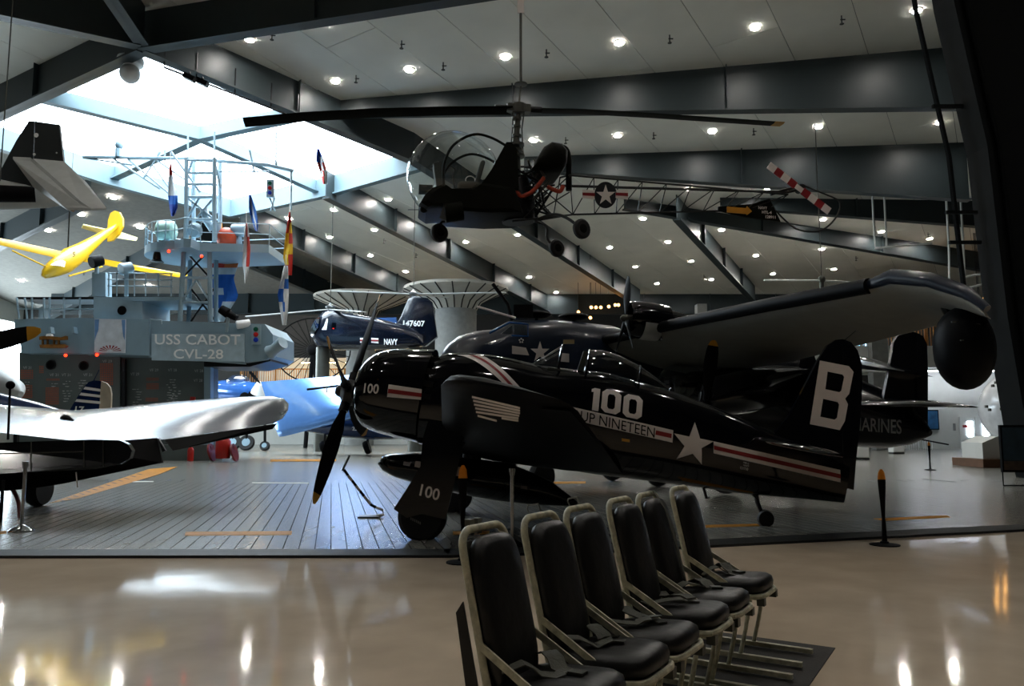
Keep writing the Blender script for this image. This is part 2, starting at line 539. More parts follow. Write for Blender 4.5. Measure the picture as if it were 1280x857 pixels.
# ring and crossing bars of the skylight, bright daylight painted into their colour
RD = 1.25
def rr(x, y): return onroof(x, y, RD)
for a, b, lab in (((-60, 168), (130, 230), 'rim of the skylight behind the grey jet'), ((130, 230), (288, 272), 'rim of the skylight behind the ship mast'),
                  ((288, 272), (408, 246), 'rim of the skylight behind the signal lamp board'), ((408, 246), (528, 212), 'rim of the skylight beside the plexiglass bubble')):
    girder('skylight_rim', 'brightly lit blue steel ' + lab, rr(*a), rr(*b), RD, 0.45, M_RING, stiff=4.0)
for a, b, lab in (((30, 122), (250, 176), 'bar over the jet tail'), ((250, 176), (408, 246), 'bar from the crossing to the flags'),
                  ((130, 230), (250, 176), 'bar over the mast yard'), ((250, 176), (372, 150), 'bar from the crossing to the conduit rail')):
    girder('skylight_bar', 'brightly lit steel skylight ' + lab, onroof(*a, 0.8), onroof(*b, 0.8), 0.8, 0.5, M_RING, stiff=50)

# ---- walls
def wall(name, a, b, mt, label):
    m = MB(); m.bb(a, b)
    return tag(m.build(name, mt, smooth=False), label, 'wall', kind='structure')
wall('wall_far', (-50, 79.5, 0), (46, 80, 13.6), M_DARKWALL, 'dark far wall under the roof')
m = MB(); m.bb((-50.4, -18, 0), (-50, 80, 5.0)); m.bb((-50.4, -18, 5.0), (-50, 45, 23.4)); m.bb((-50.4, 45, 12.0), (-50, 80, 23.4))
wl0 = tag(m.build('wall_left', M_WHITE, smooth=False), 'white side wall beyond the carrier island', 'wall', kind='structure')
for i in range(7):
    y0 = 45 + i * 5.0
    t = thing('window_2', 'tall pane in the glazed strip of the side wall', 'window', (-50.2, y0 + 2.5, 5.0), group='panes of the side wall glazing', kind='structure')
    m = MB(); m.bb((-50.25, y0 + .1, 5.05), (-50.2, y0 + 4.9, 11.95)); m.build('pane', glass('window_glass', (.95, .97, .98), .03), t, True, smooth=False)
    m = MB(); m.bb((-50.35, y0 - .1, 5.0), (-50.1, y0 + .1, 12.0)); m.build('mullion', M_STEEL, t, True, smooth=False)
pl2 = bpy.data.lights.new('window_portal', 'AREA'); pl2.shape = 'RECTANGLE'; pl2.size = 7.0; pl2.size_y = 35.0; pl2.cycles.is_portal = True
po2 = link(bpy.data.objects.new('window_portal', pl2)); po2.location = (-50.6, 62.5, 8.5); po2.rotation_euler = (0, -PI / 2, 0)
wall('wall_right', (46, -18, 0), (46.4, 80, 23.4), M_DARKWALL, 'dark side wall beyond the slanted frame leg')
wall('wall_back', (-50, -18.4, 0), (46, -18, 23.4), M_DARKWALL, 'dark wall behind the seats')

# slanted frame leg at the right
leg = thing('frame_leg', 'huge dark slanted steel frame leg beside the white capsule', 'column', (17, 24, 0), kind='structure')
YL = 24.0
pin = [at(1296, 640, YL), at(1278, 540, YL), at(1254, 400, YL), at(1229, 188, YL), at(1186, 2, YL), at(1176, -60, YL)]
pin[0].z = 0.0
m = MB(); m.ext(pin + [V((24, YL, pin[-1].z)), V((24, YL, 0))], (0, 0.08, 0)); m.build('web', mat('leg_paint', '#141617', 0.8, var=0.08, spec=.1), leg, True, smooth=False)
m = MB()
for a, b in zip(pin, pin[1:]):
    m.ext([a, a + V((-0.14, 0, 0)), b + V((-0.14, 0, 0)), b], (0, 0.65, 0))
    m.ext([a + V((0, -0.45, 0)), a + V((-0.14, -0.45, 0)), b + V((-0.14, -0.45, 0)), b + V((0, -0.45, 0))], (0, 0.46, 0))
m.build('inner_flange', mat('leg_flange', '#101314', .8, spec=.1), leg, True, smooth=False)
m = MB()
for a, b in zip(pin[1:], pin[2:]): m.tube([a + V((0.45, -0.12, 0)), b + V((0.45, -0.12, 0))], 0.07, 8)
m.build('downpipe', MATS['leg_flange'], leg, True)
m = MB(); m.tube([p + V((-0.75, 0.6, 0)) for p in pin[2:]], 0.09, 6); m.build('brace', MATS['leg_flange'], leg, True)
for y_ in (128, 262, 300):
    p = onpl(1215 + (y_ - 128) * 0.13, y_, (0, YL, 0), V((0, 1, 0)))
    m = MB(); m.box(p + V((-0.6, 0.3, 0)), (1.0, 0.1, 0.1)); m.build('cross_plate', MATS['leg_flange'], leg, True, smooth=False)

# ---- downlights and sprinklers
LPX = [(312, 49), (408, 28), (419, 101), (512, 87), (632, 71), (667, 175), (417, 262), (485, 249), (774, 53), (944, 34), (772, 169), (890, 164), (1023, 158), (861, 236),
       (960, 235), (412, 296), (468, 287), (463, 319), (582, 302), (534, 276), (647, 293), (661, 346), (695, 365), (507, 339), (548, 357), (408, 352), (450, 368), (366, 377),
       (361, 273), (804, 273), (835, 302), (762, 309), (794, 333), (821, 354), (864, 326), (889, 349), (902, 287), (945, 319), (966, 342), (1029, 274), (1042, 336),
       (1027, 311), (1146, 13), (1175, 153), (1102, 289), (1162, 298), (60, 288), (27, 351), (101, 268), (142, 247), (175, 284), (186, 357), (295, 375), (325, 311)]
M_LAMP = glow('downlight_glow', '#fbf6ee', LAMP)
M_TRIM = mat('downlight_trim', '#cfcfca', 0.4)
roofrot = Matrix.Rotation(math.atan(-0.1), 4, 'X')
lens = MB(); lens.lathe([(0.0, -0.01), (0.18, -0.03), (0.19, 0.02), (0.0, 0.03)], n=16)
rim = MB(); rim.lathe([(0.19, -0.045), (0.26, -0.03), (0.26, 0.01), (0.19, 0.01)], n=16, cap=False)
proto = None
for i, (x, y) in enumerate(LPX):
    p = onroof(x, y, 0.075)
    o = thing('ceiling_light', 'round recessed downlight glowing white in the ceiling', 'light', group='recessed downlights in the ceiling', mat=Matrix.Translation(p) @ roofrot)
    if proto is None:
        proto = (lens.build('lens', M_LAMP, o), rim.build('trim_ring', M_TRIM, o))
    else:
        for c in proto:
            d = link(c.copy()); d.parent = o
# more downlights of the same kind, added outside the frame, which the polished floor and the seats see
for x, y in ((-14, 16), (-4, 18), (6, 20), (-18, 6), (-8, 8), (2, 9), (12, 11), (-12, -4), (0, -3), (10, -1), (18, 14)):
    o = thing('ceiling_light', 'round recessed downlight glowing white in the ceiling', 'light', group='recessed downlights in the ceiling', mat=Matrix.Translation((x, y, CEIL(y) - 0.075)) @ roofrot)
    for c in proto:
        d = link(c.copy()); d.parent = o
M_BRASS = mat('sprinkler_dark', '#2c2c2a', 0.5)
sp = MB(); sp.tube([(0, 0, 0.12), (0, 0, -0.22)], 0.03, 6); sp.box((0.05, 0, -0.05), (0.2, 0.04, 0.04)); sp.lathe([(0.01, -0.26), (0.09, -0.25), (0.09, -0.23), (0.01, -0.22)], n=10)
spo = None
for x, y in ((340, 43), (502, 54), (554, 81), (445, 97), (372, 108), (683, 65), (837, 47), (1052, 23), (707, 174), (817, 168), (942, 163), (480, 300), (596, 330), (520, 318), (900, 315), (1070, 322), (880, 345), (738, 320), (1160, 292), (105, 340)):
    p = onroof(x, y, 0.24)
    if spo is None: o = spo = sp.build('sprinkler_head', M_BRASS)
    else: o = link(spo.copy())
    o.location = p
    tag(o, 'small dark sprinkler head hanging under the ceiling panels', 'sprinkler', 'sprinkler heads under the ceiling')
# ================================================================== black fighter
M_NAVY = mat('gloss_black_blue_paint', '#05060b', 0.07, var=0.3, scale=1.5, coat=0.2, spec=0.45)
M_NAVY2 = mat('sea_blue_paint', '#0a1220', 0.22, var=0.25, scale=1.2, coat=0.3)
M_MARK = mat('white_marking', '#e4dcd8', 0.45, var=0.04)
M_RED = mat('red_marking', '#8e1a20', 0.45, var=0.05)
M_BLK = mat('black_rubber', '#0b0b0c', 0.65, var=0.2)
M_DK = mat('dark_metal', '#1a1b1d', 0.4, metal=0.6)
M_ALU = mat('bare_aluminium', '#8f9496', 0.3, metal=0.9)
M_PROP = mat('propeller_black', '#08080a', 0.68, var=0.2, spec=0.1)
M_TIP = mat('blade_tip_yellow', '#c08a1c', 0.5)
M_CAN = glass('canopy_glass', (0.72, 0.75, 0.75), 0.14)
M_INT = mat('cockpit_green', '#2a332c', 0.6)

def local_frame(Mx):
    Mi = Mx.inverted(); n = (Mx.to_3x3() @ V((0, 1, 0))).normalized()
    def f(px, py, yl=0.0):
        return Mi @ onpl(px, py, Mx @ V((0, yl, 0)), n)
    return f

def blade(m, root, tip, r0, chord, twist_axis, hand=1, n=9, th=0.05):
    """propeller blade from hub to tip; the axis gives the shaft direction"""
    root, tip, ax = V(root), V(tip), V(twist_axis).normalized()
    d = (tip - root); L = d.length; d.normalize(); s = d.cross(ax).normalized()
    rings, cut = [], None
    prof = [(0.0, .35), (.12, .42), (.25, .8), (.45, 1.0), (.65, .98), (.8, .86), (.9, .7), (.905, .69), (.96, .5), (1.0, .2)]
    for t, c in prof:
        a = R(52 - 34 * t)
        cd = (s * math.cos(a) + ax * math.sin(a) * hand); up = cd.cross(d)
        w = chord * c / 2; h = th * (1.3 - t) * (1.8 if t < .2 else 1)
        p = root + d * (L * t)
        rings.append([p + cd * (w * math.cos(q)) + up * (h * 0.5 * math.sin(q)) for q in (2 * PI * j / n for j in range(n))])
    m.cur = 0; m.loft(rings[:8]); m.cur = 1; m.loft(rings[7:]); m.cur = 0

BM = Matrix.Translation((0.8, 12.72, 0)) @ Matrix.Rotation(R(-3), 4, 'Z') @ Matrix.Rotation(R(10.5), 4, 'Y')
bl = local_frame(BM)
cat_ = thing('fighter_plane', 'glossy black propeller fighter marked 100 with a large letter B on its fin', 'airplane', mat=BM)
def prof(pts, yl=0.0):
    q = [bl(x, y, yl) for x, y in pts]
    return [(p.x, p.z) for p in q]
top = prof([(449, 482), (451, 466), (458, 452), (470, 442), (490, 436), (546, 437)])
bot = prof([(446, 503), (447, 519), (452, 531), (466, 539), (490, 546), (540, 557)])
x0 = min(top[0][0], bot[0][0]) - 0.005
cowl = Fus([(x0, top[0][1])] + top, [(x0, bot[0][1])] + bot, [(x0, .34), (x0 + .06, .50), (x0 + .16, .60), (x0 + .34, .67), (x0 + .8, .70), (top[-1][0] + .05, .70)], 2.15)
cxs = [x0, x0 + .015, x0 + .04, x0 + .08, x0 + .14, x0 + .22, x0 + .34, x0 + .5, x0 + .8, x0 + 1.05, top[-1][0]]
m = cowl.mesh(cxs, 40, cap=False)
# front opening rolled inwards and closed rear
r0 = cowl.ring(x0, 40); zc = sum(p.z for p in r0) / 40
inner = [[V((x0 + d, p.y * k, zc + (p.z - zc) * k)) for p in r0] for d, k in ((0.02, .94), (0.12, .92), (0.4, .95))]
m.loft([r0] + inner, cap=False)
rb_ = cowl.ring(cxs[-1], 40); zr = sum(p.z for p in rb_) / 40
m.loft([rb_, [V((cxs[-1], p.y * .88, zr + (p.z - zr) * .88)) for p in rb_]], cap=False)
m.build('engine_cowling', M_NAVY, cat_)
hub_z = zc
m = MB(); m.lathe([(.0, 0), (.48, .0), (.48, .1), (0, .1)], Matrix.Translation((x0 + .3, 0, zc)) @ Matrix.Rotation(R(90), 4, 'Y'), 24)
eng = m.build('engine', M_DK, cat_)
for k in range(9):
    a = 2 * PI * k / 9
    m = MB(); m.tube([(x0 + .26, .14 * math.cos(a), zc + .14 * math.sin(a)), (x0 + .26, .44 * math.cos(a), zc + .44 * math.sin(a))], .085, 8)
    m.build('engine_cylinder', M_DK, eng)
# fuselage behind the cowling
ft = prof([(546, 446), (556, 441), (600, 441.5), (640, 448), (676, 457), (720, 462), (760, 466), (835, 487), (900, 511), (960, 537), (1000, 552), (1063, 580)])
fb = prof([(530, 556), (586, 566), (660, 579), (740, 592), (860, 607), (930, 617), (1000, 623), (1064, 629)])
fw = [(ft[0][0] - .1, .60), (ft[2][0], .64), (ft[5][0], .60), (ft[7][0], .48), (ft[8][0], .36), (ft[9][0], .25), (ft[10][0], .17), (ft[11][0], .06)]
fus = Fus(ft, fb, fw, [(ft[0][0], 2.3), (ft[5][0], 2.5), (ft[9][0], 2.2)])
fxs = frange(ft[0][0], ft[11][0] - .02, 34)
m = fus.mesh(fxs, 40); m.build('fuselage', M_NAVY, cat_)
for k in range(4):                                # exhaust gills behind the cowling
    z = interp(ft, ft[1][0]) - .16 - k * .2
    m = MB(); xg = ft[0][0] + .04
    w = fus.side(xg, z)
    m.box((xg, -w - .01, z), (.16, .03, .09)); m.build('exhaust_gill', M_DK, cat_)
# propeller
hubx = x0 - .16
pr = MB()
pm = Matrix.Translation((hubx, 0, hub_z)) @ Matrix.Rotation(R(-90), 4, 'Y')
pr.lathe([(.2, -.14), (.22, .0), (.17, .06), (.11, .1), (.09, .17), (.06, .2), (0.0, .21)], pm, 20)
hub = pr.build('propeller_hub', mat('hub_grey', '#3c3d3e', .45, metal=.5), cat_)
for ang in (22, 112, 202, 292):
    a = R(ang)
    dv = V((0, -math.sin(a), -math.cos(a)))
    m = MB(); o_ = V((hubx + .02, 0, hub_z))
    blade(m, o_ + dv * .2, o_ + dv * 1.90, .1, .30, (1, 0, 0), hand=-1)
    m.build('propeller_blade', [M_PROP, M_TIP], hub)
    m = MB(); m.tube([o_, o_ + dv * .34], .085, 10); m.build('blade_cuff', M_DK, hub)
# wings
rl, tl = bl(553, 548, -.45), bl(551, 470, -5.0)
rt, tt = bl(776, 590, -.45), bl(713, 501, -5.0)
up = (0, 0, 1)
def wsec(t, ex=0.0):
    le = rl.lerp(tl, t); te = rt.lerp(tt, t)
    return le, te
for sg in (1, -1):
    f = lambda p: V((p.x, p.y * sg, p.z))
    secs = []
    for t, k, th in ((-.08, 0, .38), (.3, 0, .32), (.65, 0, .26), (.9, .0, .21), (.965, .05, .17), (.995, .16, .10), (1.01, .32, .03)):
        le, te = wsec(t)
        c = te - le
        secs.append((f(le + c * k * .8), f(te - c * k * .6), th, up))
    m = MB(); wing(m, secs); w_o = m.build('wing', mat('satin_black_blue_paint', '#05060a', .55, var=.3, spec=.12), cat_, ang=50)
    le, te = wsec(.62); c = te - le; le2, te2 = wsec(.93)
    dn = V((0, 0, -.03))
    m = MB(); m.ext([f(te - c * .22 + dn * 2.0), f(te + V((-.02, 0, 0)) + dn), f(te2 + V((-.05, 0, 0)) + dn), f(te2 - c * .18 + dn * 2.0)], (0, 0, -.006)); m.build('aileron', MATS['satin_black_blue_paint'], w_o, smooth=False)
# thin white bars laid along the underside of the near wing
wn = (tl - rl).cross(tt - rl).normalized()
wpt = rl.lerp(tt, .5) + V((0, 0, -.17))
wnW = (BM.to_3x3() @ wn).normalized(); wpW = BM @ wpt
BMi = BM.inverted()
for k, (xa, xb) in enumerate(((590, 650), (591.5, 650), (592.5, 650), (594, 649), (595, 648), (597, 621), (627, 648))):
    kk = min(k, 5)
    y_a = 494.5 + kk * 4.7; y_b = y_a + 14 - kk * 1.5
    ya2 = y_a + (0 if k < 6 else 3)
    m = MB(); m.ext([BMi @ onpl(a, b, wpW, wnW) for a, b in ((xa, ya2), (xb, y_b), (xb, y_b + 2.2), (xa, ya2 + 2.2))], (0, 0, -.004))
    m.build('wing_bar', M_MARK, cat_, smooth=False)
# tail
fin = [bl(x, y) for x, y in ((968, 540), (984, 522), (1004, 484), (1022, 449), (1033, 432), (1043, 425), (1052, 424), (1052, 560), (1050, 585), (990, 560))]
m = MB(); m.ext([p + V((0, -.05, 0)) for p in fin], (0, .10, 0)); m.build('fin', M_NAVY, cat_)
rud = [bl(x, y) for x, y in ((1053, 424), (1063, 428), (1071, 438), (1076, 455), (1077, 480), (1074, 530), (1069, 575), (1066, 612), (1052, 608), (1053, 560))]
m = MB(); m.ext([p + V((0, -.04, 0)) for p in rud], (0, .08, 0)); m.build('rudder', M_NAVY, cat_)
srl, srt = bl(938, 548, -.15), bl(1064, 572, -.15)
stl, stt = bl(1022, 563, -2.35), bl(1090, 577, -2.35)
for sg in (1, -1):
    f = lambda p: V((p.x, p.y * sg, p.z))
    secs = []
    for t, k, th in ((0, 0, .13), (.6, 0, .1), (.88, .06, .08), (1.0, .3, .03)):
        le, te = srl.lerp(stl, t), srt.lerp(stt, t); c = te - le
        secs.append((f(le + c * k), f(te - c * k * .5), th, up))
    m = MB(); wing(m, secs); m.build('tailplane', M_NAVY, cat_, ang=50)
# canopy: windscreen and bubble slid back
def hoop(a, b, w):
    """rib of a canopy between the top point a and base height"""
    return [V((a.x, w * math.cos(q), b + (a.z - b) * math.sin(q))) for q in (PI * j / 12 for j in range(13))]
def canopy(name, tops, base, ws, par=None):
    m = MB(); rings = [hoop(bl(*t), bl(t[0], bsy).z, w) for t, bsy, w in zip(tops, base, ws)]
    n = 13; vs = [p for r in rings for p in r]
    m.add(vs, [(i * n + a, i * n + a + 1, (i + 1) * n + a + 1, (i + 1) * n + a) for i in range(len(rings) - 1) for a in range(n - 1)])
    o = m.build(name, M_CAN, par or cat_, ang=60)
    for r in (rings[0], rings[-1]):
        m = MB(); m.tube(r, .018, 6); m.build('canopy_frame', M_NAVY, o)
    return o
canopy('windscreen', [(664, 455), (684, 443), (703, 431)], [459, 461, 464], [.10, .34, .42])
canopy('bubble_canopy', [(737, 437), (752, 437), (775, 444), (800, 457)], [470, 472, 478, 486], [.40, .43, .40, .33])
canopy('canopy_tail', [(800, 457), (818, 470), (838, 486)], [486, 488, 492], [.33, .24, .06])
m = MB(); a = bl(715, 468); m.box((a.x + .1, 0, a.z - .02), (1.0, .62, .1)); m.build('cockpit', M_INT, cat_)
m = MB(); a = bl(728, 452); m.box((a.x, 0, a.z - .05), (.09, .36, .42), Matrix.Rotation(R(8), 3, 'Y')); m.build('pilot_seat', M_INT, cat_)
# markings on the near side
def dpx(pts): return [(p.x, p.z) for p in (bl(x, y, -.5) for x, y in pts)]
def mark(name, loops, mt, off=.008):
    vs, fs = mesh2d(loops)
    return fus.decal(vs, fs, off).build(name, mt, cat_, smooth=False)
def cmark(name, loops, mt, off=.008):
    vs, fs = mesh2d(loops)
    return cowl.decal(vs, fs, off).build(name, mt, cat_, smooth=False)
band = lambda a, b, w0, w1: dpx([a, b, (b[0] - .0, b[1] + w1), (a[0], a[1] + w0)])
mark('name_band', [dpx([(700, 505), (842, 537.5), (841, 553), (700, 521)])], M_MARK)
mark('stripe_red', [dpx([(820, 537.5), (840, 542), (839.5, 547.5), (819, 543)])], M_RED, .014)
mark('tail_stripe', [dpx([(894, 551.5), (1063, 589), (1063, 605), (894, 566.5)])], M_MARK)
mark('stripe_red', [dpx([(894.5, 556.8), (1063, 594.5), (1063, 600), (894.5, 561.8)])], M_RED, .014)
sc = [(842, 541.5), (862, 543.5), (870, 526.5), (876.5, 547), (894.5, 551), (878, 560), (879, 581), (866, 568), (846, 574), (856.5, 558)]
sc = [(843, 541.5), (862.5, 545.5), (870, 527), (876.5, 548), (894, 551.5), (878.5, 560), (879, 580.5), (867, 567), (846.5, 573.5), (856.5, 557.5)]
mark('star', [dpx(sc)], M_MARK, .012)
def px_text(s, o, ux, vy, mt, bold=0.0, surf=fus, off=.016, name='lettering', yl=-.5, par=None):
    """text with its lower left corner at pixel o, width vector ux and height vector vy in pixels"""
    vs, fs = text2d(s, 1.0, 1.0, bold)
    q = []
    for x, y, _ in vs:
        p = bl(o[0] + ux[0] * x + vy[0] * y, o[1] + ux[1] * x + vy[1] * y, yl); q.append((p.x, p.z, 0))
    return surf.decal(q, fs, off).build(name, mt, par or cat_, smooth=False)
px_text('GROUP NINETEEN', (692, 518), (126, 29), (0.8, -12.5), M_PROP)
def zero(o, w, h, sh, t=.3, cutk=.22, slant=.0):
    """block figure nought: outer and inner octagon"""
    def oc(x0, y0, x1, y1, c):
        cx_, cy_ = c * (x1 - x0), c * (y1 - y0) * .7
        P = [(x0 + cx_, y0), (x1 - cx_, y0), (x1, y0 + cy_), (x1, y1 - cy_), (x1 - cx_, y1), (x0 + cx_, y1), (x0, y1 - cy_), (x0, y0 + cy_)]
        return [(o[0] + x * w + y * sh[0], o[1] + x * w * sh[2] + y * h) for x, y in P]
    return [oc(0, 0, 1, 1, cutk), oc(t, t * .62, 1 - t, 1 - t * .62, .2)]
def one(o, w, h, sh):
    P = [(.25, 0), (1, 0), (1, 1), (.35, 1), (0, .93), (0, .8), (.25, .82)]
    return [(o[0] + x * w + y * sh[0], o[1] + x * w * sh[2] + y * h) for x, y in P]
sh = (3.0, 0, .2)
mark('number', [dpx(one((737, 512), 10.5, -28, sh))], M_MARK)
for xo, yo in ((750.5, 514), (777.5, 520)):
    mark('number', [dpx(l) for l in zero((xo, yo), 24, -29, sh, .3)], M_MARK)
# shoulder stripes over the nose
def qb(p, q, r_, n=10): return [((1 - t) ** 2 * p[0] + 2 * t * (1 - t) * q[0] + t * t * r_[0], (1 - t) ** 2 * p[1] + 2 * t * (1 - t) * q[1] + t * t * r_[1]) for t in (i / n for i in range(n + 1))]
def arc(a, b, c, d, e_, f_): return dpx(qb(a, b, c)) + dpx(qb(d, e_, f_))[::-1]
dn_ = lambda p, k: (p[0], p[1])
mark('shoulder_stripe', [arc((569, 441.8), (598, 446), (634, 484), (598, 441.8), (618, 447), (652, 486))], M_MARK)
mark('stripe_red', [arc((584, 442.2), (610, 448), (640, 485), (590, 442.2), (614, 448), (645.5, 486))], M_RED, .014)
# cowling markings
cmark('cowl_band', [dpx([(489, 481), (530, 487), (529, 500), (487, 496.5)])], M_MARK)
cmark('stripe_red', [dpx([(488.7, 486.3), (530, 492), (529.5, 496.8), (488, 491.6)])], M_RED, .014)
px_text('100', (457, 491.3), (19, 1.5), (1.5, -12), M_MARK, 0.02, cowl, .008)
# letter B on the fin
outer = [(1024.6, 450.4), (1061, 457.5), (1066.8, 464.5), (1061.3, 492), (1056.3, 498), (1059.8, 505), (1056, 526), (1049.5, 537.3), (1012.2, 529.8)]
h1 = [(1034.3, 464.2), (1053, 468), (1055, 471), (1051.5, 488), (1049, 490), (1031.5, 486.3)]
h2 = [(1028.8, 498.2), (1047, 502.3), (1048.7, 505.5), (1046, 522), (1043, 524.3), (1025.2, 520.6)]
vs, fs = mesh2d([[(p.x, p.z) for p in (bl(x, y, -.05) for x, y in l)] for l in (outer, h1, h2)])
flat(vs, fs, lambda x, z: V((x, -.056, z))).build('fin_letter', M_MARK, cat_, smooth=False)
px_text('121710', (929, 586.5), (10, 2.4), (0.3, -3.2), M_MARK)
px_text('F8F-2', (933, 579.5), (7, 1.6), (0.2, -2.0), M_MARK)
px_text('NAVY', (933, 582.8), (7, 1.6), (0.2, -2.0), M_MARK)
mark('warning_patch', [dpx([(777, 547.5), (787, 549), (787, 552.5), (777, 551)])], M_TIP)
# undercarriage
def W2L(p): return BMi @ V(p)
for sg, gx, gy in ((1, -1.24, 11.07), (-1, -1.06, 14.62)):
    wc = V((gx, gy, .33))
    m = MB(); m.lathe([(.12, -.11), (.28, -.115), (.335, -.07), (.335, .07), (.28, .115), (.12, .11)], Matrix.Translation(W2L(wc)) @ Matrix.Rotation(R(90), 4, 'X'), 28); tyre = m.build('wheel', M_BLK, cat_)
    m = MB(); m.lathe([(.0, -.1), (.17, -.1), (.2, -.07), (.2, .07), (.17, .1), (0, .1)], Matrix.Translation(W2L(wc)) @ Matrix.Rotation(R(90), 4, 'X'), 20); m.build('wheel_hub', M_DK, tyre)
    topw = wc + V((.34, 0.25 * sg, 1.25))
    m = MB(); m.tube([W2L(wc + V((.12, .16 * sg, 0))), W2L(wc + V((.2, .18 * sg, .5))), W2L(topw)], [.06, .07, .1], 10); leg_ = m.build('landing_gear_leg', M_DK, cat_)
    m = MB(); m.tube([W2L(wc + V((.2, .18 * sg, .55))), W2L(wc + V((.62, .4 * sg, 1.15)))], .04, 8); m.build('drag_brace', M_DK, leg_)
    dw = wc.y - .16 * sg
    dd = [(-.38, .12), (-.20, .40), (-.02, .70), (.0, 1.05), (.08, 1.32), (.62, 1.30), (.52, .8), (.42, .35), (.33, -.02), (.0, .05), (-.2, .0)]
    m = MB(); m.ext([W2L((wc.x + a, dw, wc.z + b)) for a, b in dd], W2L((0, .04 * sg, 0)) - W2L((0, 0, 0))); door = m.build('gear_door', M_NAVY, leg_, smooth=False)
    if sg == 1:
        pW, nW = V((0, dw - .012, 0)), V((0, 1, 0))
        vs, fs = text2d('100', 1, 1, .015)
        flat(vs, fs, lambda x, y: BMi @ onpl(524 + 24 * x + 3 * y, 619 + 7 * x - 14.5 * y, pW, nW)).build('lettering', M_MARK, door, smooth=False)
        for k in range(6):
            a = (513 + 2.3 * k, 646 + 1.1 * k)
            m = MB(); m.quad(*[BMi @ onpl(x, y, pW, nW) for x, y in ((a[0], a[1]), (a[0] + 1.5, a[1] + .6), (a[0] + 1.5, a[1] + 4), (a[0], a[1] + 3.4))]); m.build('marking', mat('dim_marking', '#6d6a66', .5), door, smooth=False)
tw = onz(957, 655, 0); tw.y = 12.5
tx = onpl(957, 648, (0, 12.56, 0), V((0, 1, 0)))
m = MB(); c = V((tx.x, 12.56, .13)); m.lathe([(.05, -.06), (.12, -.06), (.135, 0), (.12, .06), (.05, .06)], Matrix.Translation(W2L(c)) @ Matrix.Rotation(R(90), 4, 'X'), 20); m.build('tail_wheel', M_BLK, cat_)
m = MB(); m.tube([W2L(c + V((0, .07, 0))), W2L(c + V((-.1, .07, .25))), W2L(c + V((-.16, 0, .55)))], .035, 8); m.tube([W2L(c + V((-.12, 0, .3))), W2L(c + V((-.3, 0, .5)))], .02, 6); m.build('tail_wheel_leg', M_DK, cat_)
m = MB(); q = bl(880, 612); m.tube([q + V((-.02, 0, .05)), q + V((.06, 0, -.12)), q + V((.1, 0, -.1))], .025, 8); m.build('antenna_bulb', M_DK, cat_)
m = MB(); q = bl(1052, 424); m.tube([q, q + V((.05, 0, .0)), q + V((.2, 0, .18))], .006, 5); m.build('antenna_wire', M_DK, cat_)
# belly tank
tpts = [(473, 578), (476, 571), (488, 567), (520, 565.5), (570, 570), (640, 579), (690, 601), (722, 627)]
tbot = [(473, 580), (478, 588), (495, 597), (530, 607), (580, 619), (640, 628), (690, 632), (722, 632)]
tt_, tb_ = prof(tpts), prof(tbot)
tank_f = Fus(tt_, tb_, [(tt_[0][0], .02), (tt_[0][0] + .1, .14), (tt_[0][0] + .35, .24), (tt_[0][0] + .9, .31), (tt_[0][0] + 2.1, .30), (tt_[0][0] + 2.8, .18), (tt_[-1][0], .03)], 2.0)
m = tank_f.mesh([tt_[0][0] + d for d in (0, .04, .1, .2, .35, .6, .9, 1.3, 1.7, 2.1, 2.5, 2.8, 3.05)] + [tt_[-1][0]], 24); tank = m.build('belly_tank', M_NAVY, cat_)
for q in ([(504, 576.5), (513, 578), (512, 582.5), (503.5, 581)], [(519, 576), (530, 577.5), (529, 585.5), (518, 583)], [(565, 581.5), (580, 584), (579, 596), (563, 592.5)], [(651, 606.5), (659, 608), (659, 612), (650.5, 610.5)]):
    vs, fs = mesh2d([[(p.x, p.z) for p in (bl(x, y, -.28) for x, y in q)]])
    tank_f.decal(vs, fs, .006).build('patch', mat('grey_patch', '#8f8580', .6), tank, smooth=False)
m = MB(); q = bl(545, 560); m.tube([q, bl(548, 572)], .05, 8); q2 = bl(640, 572); m.tube([q2, bl(642, 583)], .05, 8); m.build('tank_pylon', M_DK, tank)

# ================================================================== passenger seats
M_FRAME = mat('chipped_cream_paint', '#b9b59c', 0.5, var=0.35, scale=22, bump=0.1, bscale=30)
M_PAD = mat('black_leatherette', '#0d0c0c', 0.42, var=0.2, scale=6, bump=0.25, bscale=9)
M_BELT = mat('grey_webbing', '#55554c', 0.8, var=0.15, scale=14, bump=0.3, bscale=70)
M_MATT = mat('grey_floor_mat', '#35322f', 0.85, var=0.12, scale=20, bump=0.2, bscale=90)
M_BUCK = mat('buckle_steel', '#55554f', 0.4, metal=0.7)
def pad(w, l, t, n=2.8, puff=.35, seg=14):
    """rounded cushion: outline superellipse w x l, thickness t, in the x(l) y(w) plane"""
    m = MB(); rings = []
    for s_, z in ((.90, 0), (.98, t * .18), (1.0, t * .45), (.97, t * .75), (.86, t * .93), (.6, t * 1.0), (.25, t * 1.03)):
        rings.append([V((l / 2 * s_ * math.copysign(abs(math.cos(q)) ** (2 / (n + 1.6)), math.cos(q)), w / 2 * s_ * math.copysign(abs(math.sin(q)) ** (2 / (n + 1.6)), math.sin(q)), z)) for q in (2 * PI * j / (seg * 2) for j in range(seg * 2))])
    return m.loft(rings)
def xf(m, M):
    m.v = [M @ p for p in m.v]
    return m
REC = R(13)
BR = Matrix.Translation((-.19, 0, .42)) @ Matrix.Rotation(-REC, 4, 'Y')      # z axis runs up the back
